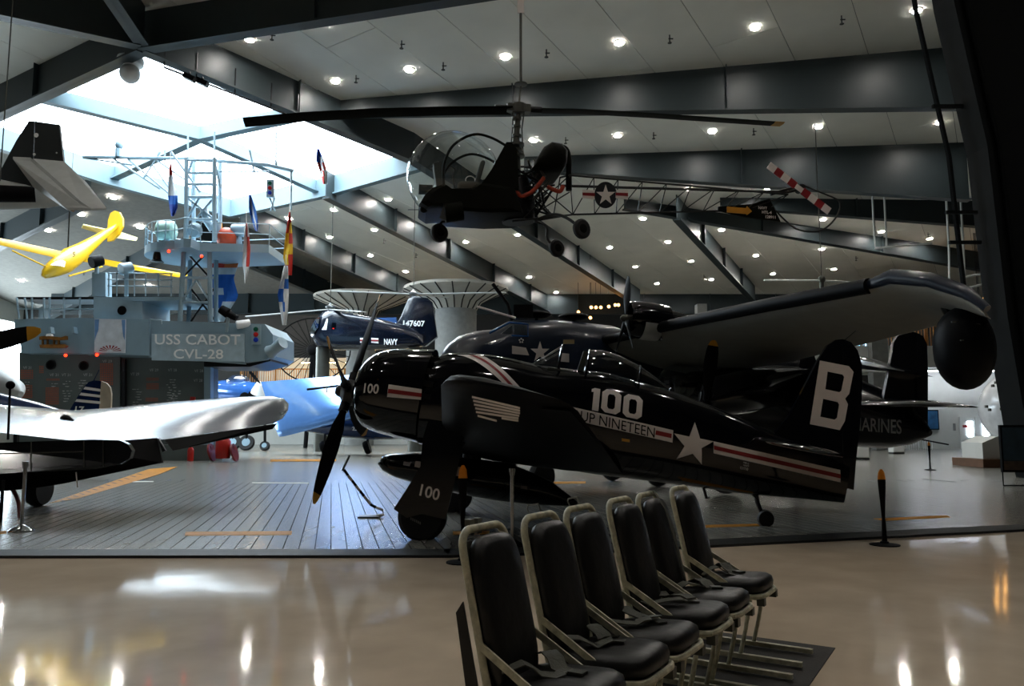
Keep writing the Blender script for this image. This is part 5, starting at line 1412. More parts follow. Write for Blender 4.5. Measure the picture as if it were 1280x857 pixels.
for x in (405, 459, 560):
    q = A(x, 556, 44); q.z = .42; m = MB(); m.lathe([(.1, -.15), (.35, -.15), (.39, 0), (.35, .15), (.1, .15)], Matrix.Translation(q) @ Matrix.Rotation(R(70), 4, 'Y'), 18); m.build('wheel', M_BLK, bp_, True)
    m = MB(); m.tube([q, A(x + 2, 535, 44)], .08, 8); m.build('landing_gear_leg', M_DK, bp_, True)
bn = thing('blue_nose_plane', 'deep blue plane with clear canopy and black propeller behind the silver wing', 'airplane', (A(300, 555, 50).x, 50, .026))
ps = [(258, 489, 52, .55), (280, 489, 51, .75), (300, 491, 50.2, .8), (322, 492, 49.4, .7), (334, 493, 49, .45)]
m = MB(); m.tube([A(a, b, c_) for a, b, c_, r_ in ps], [r_ for *_, r_ in ps], 18); m.build('fuselage', M_BLUE, bn, True)
m = MB(); m.ball(A(298, 476, 50.2), (.75, .5, .42), 16, 10); m.build('canopy', glass('bright_canopy', (.85, .9, .92), .25), bn, True)
m = MB(); m.tube([A(323, 492, 48.8), A(327, 479, 48.6)], [.5, .3], 14); m.build('engine_cowl', M_LETTER, bn, True)
m = MB(); blade(m, A(326, 480, 48.5), A(312, 464, 48.5), .05, .28, (0, 1, 0)); m.build('propeller_blade', [M_PROP, M_PROP], bn, True)
for x, y in ((264, 486), (306, 496), (316, 494)):
    m = MB(); m.lathe([(0, 0), (.28, 0), (.3, .06), (0, .06)], Matrix.Translation(A(x, y, 48.6)) @ Matrix.Rotation(R(90), 4, 'X'), 16); m.build('exhaust_port', M_PROP, bn, True)
for x in (291, 308, 331):
    q = A(x, 560, 50); q.z = .55 if x < 320 else .35; r_ = q.z - .03
    m = MB(); m.lathe([(.1, -.15), (r_ * .9, -.15), (r_, 0), (r_ * .9, .15), (.1, .15)], Matrix.Translation(q) @ Matrix.Rotation(R(70), 4, 'X'), 20); w_ = m.build('wheel', M_BLK, bn, True)
    m = MB(); m.lathe([(0, -.17), (r_ * .5, -.16), (r_ * .5, .16), (0, .17)], Matrix.Translation(q) @ Matrix.Rotation(R(70), 4, 'X'), 14); m.build('wheel_hub', M_ISL, w_, True)
    m = MB(); m.tube([q, A(x, 500, 50)], .09, 8); m.build('landing_gear_leg', M_DK, bn, True)
wj = thing('white_jet', 'white jet nose with dark wheel standing beside the carrier island', 'airplane', (A(0, 560, 30).x, 30, .026))
m = MB(); m.tube([A(-100, 470, 33), A(-40, 476, 31), A(0, 482, 30), A(18, 488, 29.4), A(26, 492, 29.2)], [.9, .8, .62, .4, .1], 18); m.build('fuselage', M_GULL, wj, True)
q = A(-5, 560, 30); q.z = .4; m = MB(); m.lathe([(.1, -.12), (.33, -.12), (.37, 0), (.33, .12), (.1, .12)], Matrix.Translation(q) @ Matrix.Rotation(R(90), 4, 'Y'), 18); m.build('wheel', M_BLK, wj, True)
m = MB(); m.tube([q, A(-5, 490, 30)], .08, 8); m.build('landing_gear_leg', M_LETTER, wj, True)

# ================================================================== blue tandem helicopter
M_HUP = mat('tandem_navy_gloss', '#07101f', 0.2, var=.15, coat=.35)
YH = 50.0
hu = thing('tandem_helicopter', 'glossy navy tandem rotor helicopter lettered NAVY on a grey stand', 'helicopter', (A(450, 430, YH).x, YH, .026))
def slab(name, pts, ys, mt, par, ang=50):
    q = [A(x, y, YH) for x, y in pts]; cc = sum(q, V()) / len(q); m = MB()
    m.loft([[V((cc.x + (p.x - cc.x) * k, YH + y_, cc.z + (p.z - cc.z) * k)) for p in q] for y_, k in ys])
    return m.build(name, mt, par, True, ang=ang)
YS = ((-.9, .72), (-.8, .9), (-.55, 1.0), (.55, 1.0), (.8, .9), (.9, .72))
slab('fuselage', [(391, 420), (393, 409), (399, 398), (407, 390), (417, 388), (428, 391), (470, 398), (496, 405), (512, 408), (530, 420), (530, 432), (505, 436), (420, 437), (398, 433)], YS, M_HUP, hu)
slab('rear_pylon', [(494, 408), (502, 396), (511, 374), (518, 371), (535, 373), (541, 378), (547, 421), (532, 433), (505, 430)], ((-.35, .9), (-.28, 1), (.28, 1), (.35, .9)), M_HUP, hu)
slab('upper_fin', [(446, 399), (448, 394), (492, 393), (494, 402), (480, 404)], ((1.2, .95), (1.3, 1), (1.4, .95)), mat('light_navy', '#3d66a4', .3), hu)
slab('nose_glass', [(391.5, 418), (393.5, 408), (399, 399.5), (405, 396), (403, 412), (397, 420)], ((-.92, .8), (-.84, .96), (-.6, 1.03), (.6, 1.03), (.84, .96)), glass('nose_glazing', (.3, .33, .36), .3), hu)
for q in ([(402, 412), (405, 407), (408, 398), (410, 398), (408, 412)], [(414, 411), (415, 403), (420, 403), (420, 411)]):
    solid('window', [A(x, y, YH - .93) for x, y in q], (0, .03, 0), M_LETTER if q[0][0] < 410 else M_CAN, hu)
for s_, x, y, w, h, off in (('NAVY', 480, 430.5, 17, 7.5, .95), ('147607', 504, 407.5, 27, 7.5, .40)):
    vs, fs = text2d(s_, 1, 1, .03); flat(vs, fs, lambda a, b: A(x + w * a, y + .5 * a - h * b, YH - off)).build('lettering', M_LETTER, hu, True, smooth=False)
for x in (450, 464):
    b_ = solid('insignia_bar', [A(a, y, YH - .93) for a, y in ((x, 422), (x + 9, 422.5), (x + 9, 429), (x, 428))], (0, .02, 0), M_LETTER, hu)
    solid('stripe_red', [A(a, y, YH - .95) for a, y in ((x, 424.2), (x + 9, 424.6), (x + 9, 426.6), (x, 426.2))], (0, .01, 0), M_RED, b_)
for mx, my, bl_ in ((413, 386, [((307, 396, 49), (413, 387, 50)), ((413, 387, 50), (455, 390, 46)), ((413, 387, 50), (440, 392, 54))]), (517, 369, [((412, 364, 50.5), (517, 368, 50)), ((517, 368, 50), (632, 366, 49)), ((517, 368, 50), (560, 372, 54))])):
    m = MB(); m.lathe([(.12, -.4), (.12, 0), (.3, .05), (.34, .15), (.15, .25), (.05, .4)], Matrix.Translation(A(mx, my, YH)), 14); rh = m.build('rotor_hub', M_ALU, hu, True)
    for a, b in bl_:
        p, q = A(*a), A(*b); d_ = (q - p).normalized(); s_ = d_.cross(V((0, 0, 1))).normalized() * .17
        m = MB(); m.ext([p - s_, q - s_, q + s_, p + s_], (0, 0, .05)); m.build('rotor_blade', M_GULL, rh, True, smooth=False)
for x, y in ((413, 384), (517, 366)):
    p = A(x, y, YH); m = MB(); m.tube([p, V((p.x, p.y, CEIL(p.y) - .08))], .025, 5); tag(centre(m.build('suspension_rod', M_BUCK)), 'thin rod above the front rotor of the tandem helicopter' if x < 450 else 'thin rod above the rear rotor of the tandem helicopter', 'rod')
for x in (404, 520):
    a = A(x, 434, YH); m = MB(); m.tube([V((a.x, YH, .03)), a], .45, 14); m.build('display_column', M_BUCK, hu, True)

# ================================================================== high-wing patrol plane
M_PAT = mat('patrol_blue_paint', '#141f31', 0.28, var=.15, coat=.4)
M_UND = mat('wing_underside_grey', '#8a8a83', 0.6, var=.06)
pat = thing('patrol_plane', 'big dark twin-engined flying boat with long wing and tip float', 'airplane', (A(760, 560, 20).x, 20, .026))
ah = V((math.cos(R(22)), math.sin(R(22)), 0)); sd_ = V((math.sin(R(22)), -math.cos(R(22)), 0))
def fring(c, w, zt, zb, e=3.0, n=24):
    out = []
    for j in range(n):
        q = 2 * PI * j / n; a, b = math.cos(q), math.sin(q)
        out.append(c + sd_ * (w * math.copysign(abs(a) ** (2 / e), a)) + V((0, 0, (zt + zb) / 2 + (zt - zb) / 2 * math.copysign(abs(b) ** (2 / e), b))))
    return out
zt_ = lambda x, y, Y_: A(x, y, Y_).z
n0 = A(552, 450, 19.6); n0.z = 0
def P2(s_): return n0 + ah * s_ + V((0, 0, 0))
prof_ = [(0, .15, 3.4, 2.4, 2.2), (.15, .42, 3.62, 1.8, 2.3), (.45, .68, 3.86, 1.35, 2.5), (.9, .82, 4.0, 1.0, 2.8), (1.35, .88, 4.06, .9, 3.2), (1.8, .9, 4.3, .85, 3.4), (3.0, .92, 4.38, .8, 3.8), (4.6, .92, 4.3, .8, 3.8), (6.0, .6, 4.0, 1.3, 3.0), (8.0, .35, 3.75, 2.2, 2.4), (10.5, .15, 3.6, 2.9, 2)]
m = MB(); m.loft([fring(P2(s_), w, a, b, e) for s_, w, a, b, e in prof_]); m.build('hull', M_PAT, pat, True, ang=40)
def near(px, py, off=.0):
    c = P2(2.5) + sd_ * (.93 + off)
    return onpl(px, py, c, sd_)
solid('cockpit_window', [near(x, y, .03) for x, y in ((626, 417), (637, 408), (640, 406), (640, 418)) ], sd_ * .03, M_CAN, pat)
solid('cockpit_window', [near(x, y, .03) for x, y in ((642, 406), (657, 406.5), (658, 419), (642, 418)) ], sd_ * .03, M_CAN, pat)
m = MB(); m.tube([near(a, b, .06) for a, b in ((612, 416), (637, 403), (660, 405), (660, 420), (640, 419))], .025, 6); m.build('window_frame', M_BLUE, pat, True)
for k in range(5):
    a = R(72 * k); m = MB(); c_ = near(651.5 + 2.3 * math.sin(a), 425.5 - 2.3 * math.cos(a), .02)
    m.ball(c_, .022, 8, 6); m.build('emblem_dot', M_MARK, pat, True)
st = [(657 + 31 + (12.5 if i % 2 == 0 else 4.8) * math.sin(PI * i / 5), 441 - (14 if i % 2 == 0 else 5.4) * math.cos(PI * i / 5)) for i in range(10)]
st = [(x - 13, y - 1) for x, y in st]
vs, fs = mesh2d([[(x, y) for x, y in st]]); flat(vs, fs, lambda x, y: near(x, y, .03)).build('star', M_MARK, pat, True, smooth=False)
for q in ([(640, 432), (657, 434.5), (661, 444), (640, 442)], [(699, 441), (711, 442), (711, 452.5), (699, 451.5)]):
    solid('insignia_bar', [near(x, y, .02) for x, y in q], sd_ * .02, M_MARK, pat)
m = MB(); m.box(near(711, 427, .06), (.28, .06, .1)); m.build('nav_lamp', mat('lamp_amber', '#9a8a66', .3), pat, True)
for s_ in (2.6, 3.7):
    q = P2(s_); q.z = 4.52; m = MB(); m.ball(q, (.42, .42, .1), 16, 8); m.tube([q, q - V((0, 0, .25))], .05, 8); m.build('roof_dome', M_PROP, pat, True)
q = P2(1.9); q.z = 4.3
m = MB(); m.tube([q, q + V((-.1, 0, .45)), q + V((-.5, 0, 1.0))], .05, 6); m.box(q + V((.3, 0, .25)), (.5, .3, .35)); m.build('roof_aerial', M_PROP, pat, True)
m = MB(); m.tube([q + V((-.9, -.3, .35)), q + V((.1, -.3, .05))], .03, 6); m.build('roof_probe', M_MARK, pat, True)
# wing
le = [A(752, 428, 20.6), A(845, 407, 17.5), A(960, 384, 14.7), A(1085, 361, 12.5), A(1112, 351, 12.1), A(1160, 356, 11.5), A(1205, 372, 10.95), A(1230, 392, 10.7)]
ch = [V((3.05, 1.25, -.8)), V((2.8, 1.14, -.76)), V((2.25, .92, -.6)), V((1.75, .72, -.44)), V((1.5, .62, -.56)), V((1.0, .42, -.48)), V((.48, .2, -.27)), V((.13, .06, -.07))]
m = MB(); wing(m, [(a, a + c_, t_, (0, 0, 1)) for a, c_, t_ in zip(le, ch, (.6, .55, .45, .36, .42, .3, .2, .05))]); w_ = m.build('wing', M_UND, pat, True, ang=50)
m = MB()
for a, b in zip(le[:4], le[1:4]):
    m.tube([a + V((.02, .0, .05)), b + V((.02, 0, .05))], .13, 10)
m.build('wing_boot', MATS['satin_black_blue_paint'], w_, True)
m = MB(); m.tube([a + V((.06, .02, .07)) for a in le[3:]], [.1, .13, .12, .1, .06], 10); m.build('tip_edge', M_PAT, w_, True)
lr = P2(4.3) - sd_ * .3; lr.z = le[0].z
m = MB(); wing(m, [(le[0] - V((0, 0, 0)), le[0] + ch[0], .6, (0, 0, 1)), (lr, lr + ch[0], .6, (0, 0, 1)), (lr - sd_ * 4, lr - sd_ * 4 + ch[2], .5, (0, 0, 1)), (lr - sd_ * 9 + V((0, 0, .3)), lr - sd_ * 9 + ch[4] + V((0, 0, .3)), .35, (0, 0, 1))]); m.build('far_wing', M_UND, pat, True, ang=50)
# engine
ec = A(808, 401, 18.4)
ed = V((-math.cos(R(9)), -math.sin(R(9)), .1)).normalized()
rq = ed.to_track_quat('Z', 'Y').to_matrix().to_4x4()
EM = Matrix.Translation(ec) @ rq
m = MB(); m.lathe([(.16, -1.7), (.27, -1.0), (.33, -.52), (.42, -.5), (.44, -.1), (.44, .25), (.42, .4), (.38, .46), (.33, .42), (.31, .2)], EM, 28, cap=False); na = m.build('engine_nacelle', M_NAVY, pat, True)
m = MB(); m.lathe([(0, .1), (.32, .1), (.32, .18), (0, .2)], EM, 20); m.build('engine_face', M_DK, na, True)
m = MB(); m.lathe([(.1, .3), (.1, .5), (.07, .6), (.02, .64)], EM, 14); ph = m.build('propeller_hub', M_BUCK, na, True)
e_s = ed.cross(V((0, 0, 1))).normalized(); e_u = e_s.cross(ed)
for a in (6, 140, 222):
    dv = e_u * math.cos(R(a)) + e_s * math.sin(R(a))
    m = MB(); o_ = EM @ V((0, 0, .5)); blade(m, o_ + dv * .1, o_ + dv * 1.05, .1, .2, ed, hand=-1); m.build('propeller_blade', [mat('blade_grey', '#232b32', .6), MATS['blade_grey']], ph, True)
m = MB(); m.lathe([(.44, -.3), (.455, -.26), (.455, .1), (.44, .14)], EM, 28, cap=False)
hb = [f for f in m.f if sum(m.v[i].z for i in f) / len(f) < ec.z - .12]
m.m = [0] * len(hb); m.f = hb; m.build('cowl_flap', M_GULL, na, True)
# tip float
fc_ = A(1205, 433, 11.6)
m = MB(); M_ = Matrix.Translation(fc_) @ Matrix.Rotation(R(-30), 4, 'Z')
m.loft([[M_ @ V((.42 * s_ * math.cos(q), y_, .60 * s_ * math.sin(q) - (.04 if math.sin(q) < 0 else 0))) for q in (2 * PI * j / 28 for j in range(28))] for y_, s_ in ((-.5, .15), (-.44, .55), (-.3, .85), (-.1, .98), (.15, 1.0), (.45, .95), (.8, .7), (1.0, .25))]); fl_ = m.build('tip_float', MATS['satin_black_blue_paint'], pat, True, ang=60)
m = MB(); m.tube([fc_ + V((0, .3, .5)), fc_ + V((-.1, .5, 1.0))], .08, 8); m.build('float_strut', M_NAVY, fl_, True)
for x, y in ((1192, 402), (1222, 405), (1203, 425)):
    m = MB(); m.box(onpl(x, y, fc_ + V((0, -.42, 0)), V((0, 1, 0))), (.06, .03, .02)); m.build('float_fitting', M_BUCK, fl_, True)
for s_, z_ in ((2.2, .0), (5.5, 0)):
    for k in (-1, 1):
        q = P2(s_) + sd_ * (1.2 * k); q.z = .38
        m = MB(); m.lathe([(.1, -.12), (.32, -.12), (.36, 0), (.32, .12), (.1, .12)], Matrix.Translation(q) @ Matrix.Rotation(R(35), 4, 'Z') @ Matrix.Rotation(R(90), 4, 'X'), 18); m.build('wheel', M_BLK, pat, True)
        m = MB(); m.tube([q, q - sd_ * (.4 * k) + V((0, 0, .9))], .07, 8); m.build('landing_gear_leg', M_DK, pat, True)

# ================================================================== marine twin-engined fighter
M_MAR = mat('marine_black_blue', '#0b0d13', 0.2, var=.25, coat=.5)
AM = lambda x, y, Y_: A(x, y, Y_ - 4.8)
AN = lambda x, y, Y_: A(x, y, Y_ - 5.5)
ma = thing('marine_fighter', 'black twin-engined fighter lettered MARINES with tall fin', 'airplane', (AM(1000, 560, 22).x, 22, .026))
ps = [(838, 492, 25.5, .3), (860, 492, 25.4, .58), (920, 498, 25.1, .82), (1000, 506, 24.2, .9), (1060, 514, 23.2, .82), (1110, 526, 22.2, .62), (1140, 535, 21.6, .36), (1163, 541, 21.2, .06)]
m = MB(); m.tube([AM(a, b, c_) for a, b, c_, r_ in ps], [r_ for *_, r_ in ps], 22); m.build('fuselage', M_MAR, ma, True)
solid('fin', [AM(x, y, 21.9) for x, y in ((1100, 520), (1112, 460), (1117, 428), (1124, 417), (1134, 413.5), (1145, 415), (1146, 540), (1110, 535))], (0, .12, 0), M_MAR, ma)
solid('rudder', [AM(x, y, 21.85) for x, y in ((1146.5, 415.5), (1154, 420), (1159, 430), (1160, 460), (1160, 534), (1150, 543), (1146.5, 543))], (0, .1, 0), M_MAR, ma)
m = MB(); wing(m, [(AM(1070, 506, 22.2), AM(1150, 505, 22.6), .22, (0, 0, 1)), (AM(1150, 505, 20.2), AM(1200, 506, 20.5), .14, (0, 0, 1)), (AM(1210, 508, 19.5), AM(1224, 509, 19.5), .04, (0, 0, 1))]); m.build('tailplane', M_MAR, ma, True)
m = MB(); wing(m, [(AM(1040, 452, 24.5), AM(1100, 462, 25), .5, (0, 0, 1)), (AM(1075, 455, 22.5), AM(1130, 465, 22.8), .3, (0, 0, 1)), (AM(1130, 464, 21.4), AM(1167, 471, 21.4), .06, (0, 0, 1))]); m.build('wing', M_MAR, ma, True)
vs, fs = text2d('MARINES', 1, 1, .01)
flat(vs, fs, lambda a, b: AM(1066 + 61 * a, 537.5 + 5 * a - (16.5 + 1.5 * a) * b, 22.35 - 1.0 * a - .35)).build('lettering', mat('dim_white_marking', '#8c8a86', .5), ma, True, smooth=False)
nc = AN(915, 492, 23.0)
m = MB(); m.tube([AN(880, 500, 22.4), AN(884, 500, 22.4), AN(895, 495, 22.6), AN(930, 490, 23.4), AN(990, 480, 25)], [.1, .25, .42, .5, .4], 22); nn = m.build('engine_nacelle', M_MAR, ma, True)
m = MB(); blade(m, AN(882, 500, 22.2), AN(892.5, 425, 22.2), .1, .34, (.25, 1, 0), hand=-1); m.build('propeller_blade', [M_PROP, M_TIP], nn, True)
m = MB(); blade(m, AN(882, 502, 22.2), AN(862, 545, 22.2), .1, .34, (1, .2, 0)); m.build('propeller_blade', [M_PROP, M_TIP], nn, True)
m = MB(); wing(m, [(AN(945, 486, 23.5), AN(990, 476, 25), .4, (0, 0, 1)), (AN(965, 475, 22.5), AN(1020, 468, 24), .3, (0, 0, 1)), (AN(1000, 466, 21.8), AN(1040, 460, 22.8), .1, (0, 0, 1))]); m.build('wing_panel', M_MAR, ma, True)
m = MB(); m.tube([AM(900, 462, 27), AM(950, 460, 26), AM(1010, 462, 25)], [.4, .75, .5], 18); m.build('far_nacelle', M_MAR, ma, True)
m = MB(); m.ball(AM(852, 480, 25.2), (.65, .5, .55), 18, 12); m.build('canopy', M_CAN, ma, True)
for x, y in ((845, 478), (862, 478)):
    m = MB(); m.box(AM(x, y + 6, 25.2), (.12, .4, .6)); m.build('pilot_seat', M_INT, ma, True)
for x, Y_, z_ in ((905, 23, .42), (990, 25.5, .42)):
    q = AM(x, 560, Y_); q.z = z_; m = MB(); m.lathe([(.06, -.1), (z_ * .85, -.1), (z_ * .94, 0), (z_ * .85, .1), (.06, .1)], Matrix.Translation(q) @ Matrix.Rotation(R(70), 4, 'X'), 18); m.build('wheel', M_BLK, ma, True)
    m = MB(); m.tube([q, AM(x + 4, 505 if x < 1050 else 530, Y_)], .07, 8); m.build('landing_gear_leg', M_DK, ma, True)
# ================================================================== far galleries and small things
M_WOOD = mat('honey_wood', '#a8702c', 0.5, var=.2, scale=3)
M_SLAB = mat('gallery_concrete', '#8d8b84', 0.7, var=.05)
M_FAB = mat('pale_funnel_fabric', '#b4b2aa', 0.8, var=.04)
M_GREY = mat('column_grey', '#7a7c7a', 0.7)
# funnel columns
for x, yb_, yt_, r0, r1, Y_, lab in ((570, 388, 364, 26, 66, 58.0, 'grey round column flaring into a pale ribbed funnel behind the patrol plane'), (452, 396, 374, 18, 60, 66.0, 'ribbed pale funnel column behind the tandem rotor helicopter')):
    q = A(x, yb_, Y_); tpz = A(x, yt_, Y_).z; k = Y_ / 980.0
    t = thing('funnel_column', lab, 'column', (q.x, Y_, .026), kind='structure')
    m = MB(); m.lathe([(r0 * k, 0), (r0 * k, q.z)], n=28); m.build('shaft', M_GREY, t)
    pf = [(r0 * k * 1.02, q.z), (r0 * k * 1.25, q.z + (tpz - q.z) * .35), (r1 * k * .75, q.z + (tpz - q.z) * .72), (r1 * k, tpz), (r1 * k, tpz + .2)]
    m = MB(); m.lathe(pf, n=36); m.build('funnel', M_FAB, t)
    for i in range(20):
        a = 2 * PI * i / 20
        m = MB(); m.tube([(r_ * 1.01 * math.cos(a), r_ * 1.01 * math.sin(a), z_) for r_, z_ in pf[:4]], .05, 5); m.build('rib', M_DK, t)
# spoked wheel
q = A(391, 437, 57); t = thing('spoked_wheel', 'large dark wheel with thin radiating spokes beside the helicopter stand', 'wheel', (q.x, 57, .026))
m = MB(); m.ball(q, (.45, .35, .45), 14, 10); m.build('hub', M_PROP, t, True)
RW = 2.75
for i in range(28):
    a = 2 * PI * i / 28
    m = MB(); m.tube([q, q + V((RW * math.cos(a), 0, RW * .85 * math.sin(a)))], .028, 5); m.build('spoke', M_PROP, t, True)
m = MB(); m.tube([q + V((RW * math.cos(a), 0, RW * .85 * math.sin(a))) for a in (2 * PI * i / 40 for i in range(40))], .05, 6, closed=True); m.build('rim', M_PROP, t, True)
m = MB(); m.tube([q, V((q.x - .4, 57.2, .03))], .16, 8); m.tube([q, V((q.x + .9, 57.2, .03))], .16, 8); m.build('stand', M_PROP, t, True)
# galleries
def gallery(name, label, xa, xb, ytop, ybot, yrail, Y_, depth, mt, railmat, npost):
    a, b = A(xa, ytop, Y_), A(xb, ybot, Y_)
    t = thing(name, label, 'gallery', ((a.x + b.x) / 2, Y_, .026), kind='structure')
    m = MB(); m.bb((a.x, Y_, b.z), (b.x, Y_ + depth, a.z)); m.build('slab', mt, t, True, smooth=False)
    rz = A(xa, yrail, Y_).z
    m = MB(); m.box(((a.x + b.x) / 2, Y_ + .1, rz), (b.x - a.x, .12, .1)); m.build('hand_rail', railmat, t, True, smooth=False)
    m = MB()
    for i in range(npost + 1):
        x = a.x + (b.x - a.x) * i / npost
        m.bb((x - .025, Y_ + .08, a.z), (x + .025, Y_ + .13, rz))
    tag(m.build('balusters', railmat, t, True, smooth=False), kind='stuff')
    for i in range(0, 7):
        x = a.x + (b.x - a.x) * i / 6
        m = MB(); m.bb((x - .07, Y_ + .04, a.z), (x + .07, Y_ + .18, rz + .06)); m.build('newel_post', railmat, t, True, smooth=False)
    m = MB(); m.bb((a.x, Y_ + depth - .2, a.z), (b.x, Y_ + depth, a.z + 3.2)); m.build('back_wall', M_WHITE if Y_ > 60 else M_DARKWALL, t, True, smooth=False)
    return t, a, b
tg, ga, gb = gallery('far_gallery', 'pale far gallery with honey coloured railing under warm light', 300, 560, 487, 510, 461, 68, 5, M_SLAB, M_WOOD, 90)
M_WARM = glow('warm_bulb', '#ffb860', 3.5)
for i in range(9):
    x = ga.x + (gb.x - ga.x) * (i + .5) / 9
    t = thing('gallery_lamp', 'warm lamp strip over the far gallery', 'light', (x, 71, ga.z + 2.6), group='warm lamps over the far gallery')
    m = MB(); m.box((0, 0, 0), (1.1, .12, .07)); m.build('tube', glow('gallery_tube_glow', '#ffcf8a', 26.0), t)
    m = MB(); m.box((0, 0, .07), (1.2, .2, .07)); m.build('housing', M_GREY, t)
m = MB(); m.bb((ga.x, 68.3, 0.03), (gb.x, 68.6, gb.z)); tag(centre(m.build('wall_far_gallery', M_WHITE, smooth=False)), 'white wall below the far gallery', 'wall', kind='structure')
tg2, ga2, gb2 = gallery('side_gallery', 'white side gallery with wooden railing above the white wall', 880, 1300, 432, 459, 404, 53, 8, M_WHITE, M_WOOD, 110)
for x0_, x1_ in ((1088, 1108), (872, 884)):
    a, b = A(x0_, 430, 52.6), A(x1_, 430, 52.6)
    m = MB(); m.bb((a.x, 52.4, .03), (b.x, 53.2, A(1100, 380, 52.6).z)); tag(centre(m.build('gallery_column', M_GREY, smooth=False)), 'square grey column of the side gallery ' + ('beside the lit cases' if x0_ > 1000 else 'behind the marine fighter'), 'column', kind='structure')
M_SCR = glow('lit_case_blue', '#8fc4e8', 2.2)
for x0_, x1_, y0_, y1_, lab in ((897, 912, 436, 447, 'small lit display case on the side gallery'), (917, 931, 434, 446, 'second small lit display case on the side gallery'), (1066, 1075, 424, 440, 'narrow lit case beside the fin letter'), (1080, 1091, 428, 446, 'lit case behind the gallery railing'), (1112, 1122, 410, 418, 'lit picture on the gallery wall')):
    a, b = A(x0_, y0_, 55.5), A(x1_, y1_, 55.5); t = thing('display_case', lab, 'display case', ((a.x + b.x) / 2, 55.5, b.z))
    m = MB(); m.bb((a.x, 55.5, b.z), (b.x, 55.54, a.z)); m.build('lit_panel', M_SCR, t, True, smooth=False)
    m = MB(); m.bb((a.x - .1, 55.56, b.z - .1), (b.x + .1, 56.2, a.z + .1)); m.build('case_body', M_GREY, t, True, smooth=False)
for x, y, Y_ in ((723, 390, 70), (739, 384, 70), (745, 384, 70), (751, 384, 70), (761, 383, 70), (769, 381, 70), (773, 381, 70), (738, 397, 70), (1222, 374, 57), (1231, 373, 57), (1224, 389, 57), (1234, 392, 57), (1226, 402, 57), (1236, 401, 57)):
    t = thing('warm_bulb_lamp', 'small bare warm bulb far back under the roof' if Y_ == 70 else 'warm bulb glowing above the side gallery beside the frame leg', 'light', A(x, y, Y_), group='far warm bulbs' if Y_ == 70 else 'side gallery bulbs')
    m = MB(); m.ball((0, 0, 0), .14, 10, 8); m.build('bulb', M_WARM, t)
    m = MB(); m.tube([(0, 0, .12), (0, 0, CEIL(Y_) - A(x, y, Y_).z - .02)], .02, 5); m.build('flex', M_DK, t)
# white wall with doors at the right
wl_ = A(1120, 560, 56).x; wr_ = A(1330, 560, 56).x
m = MB(); m.bb((wl_, 55.8, .02), (wr_, 56, A(1200, 459, 56).z)); tag(m.build('wall_doors', M_WHITE, smooth=False), 'white wall with double doors below the side gallery', 'wall', kind='structure')
dr = thing('door_1', 'white double door with bright tall panes', 'door', (A(1220, 560, 55.7).x, 55.7, .026), kind='structure')
zt0 = A(1220, 521, 55.6).z
M_PANE = glow('daylit_pane', '#dcecff', 30.0)
for x0_, x1_ in ((1201, 1219.5), (1220.5, 1239)):
    a, b = A(x0_, 540, 55.6), A(x1_, 540, 55.6)
    m = MB(); m.bb((a.x, 55.62, .03), (b.x, 55.72, zt0)); lf = m.build('leaf', M_WHITE, dr, True, smooth=False)
    c0, c1 = A(x0_ + 8, 527, 55.6), A(x1_ - 3, 545, 55.6)
    m = MB(); m.bb((c0.x, 55.585, c1.z), (c1.x, 55.61, c0.z)); m.build('pane', M_PANE, lf, True, smooth=False)
    m = MB(); m.bb((a.x + .1, 55.585, .1), (b.x - .1, 55.61, A(1200, 552, 55.6).z)); m.build('kick_plate', M_GREY, lf, True, smooth=False)
for i, x in enumerate((1140, 1170, 1200, 1240)):
    p = A(x, 463.5, 54.4); t = thing('strip_light', 'white strip light under the side gallery', 'light', p, group='strip lights under the side gallery')
    m = MB(); m.box((0, 0, 0), (1.3, .2, .06)); m.build('tube', glow('strip_white', '#eef4ff', 14.0), t)
    m = MB(); m.box((0, 0, .08), (1.4, .3, .1)); m.build('housing', M_WHITE, t)
po_ = thing('poster', 'framed blue underwater poster on the white wall', 'poster', A(1167, 537, 55.7))
m = MB(); a, b = A(1154, 512, 55.7), A(1174, 537, 55.7); m.bb((a.x, 55.66, b.z), (b.x, 55.8, a.z)); m.build('frame', M_PROP, po_, True, smooth=False)
m = MB(); m.bb((a.x + .08, 55.63, b.z + .08), (b.x - .08, 55.65, a.z - .08)); m.build('print', mat('poster_blue', '#2f5f8a', .4, var=.5, scale=1.6), po_, True, smooth=False)
m = MB(); a, b = A(1204, 531, 55.5), A(1210, 534, 55.5); m.bb((a.x, 55.52, b.z), (b.x, 55.58, a.z)); tag(centre(m.build('door_notice', M_RED, smooth=False)), 'small red notice on the white door', 'sign')
m = MB(); a, b = A(1193, 529, 55.6), A(1196, 538, 55.6); m.bb((a.x, 55.7, b.z), (b.x, 55.79, a.z)); tag(centre(m.build('wall_telephone', M_GREY, smooth=False)), 'small grey box on the wall beside the door', 'box')
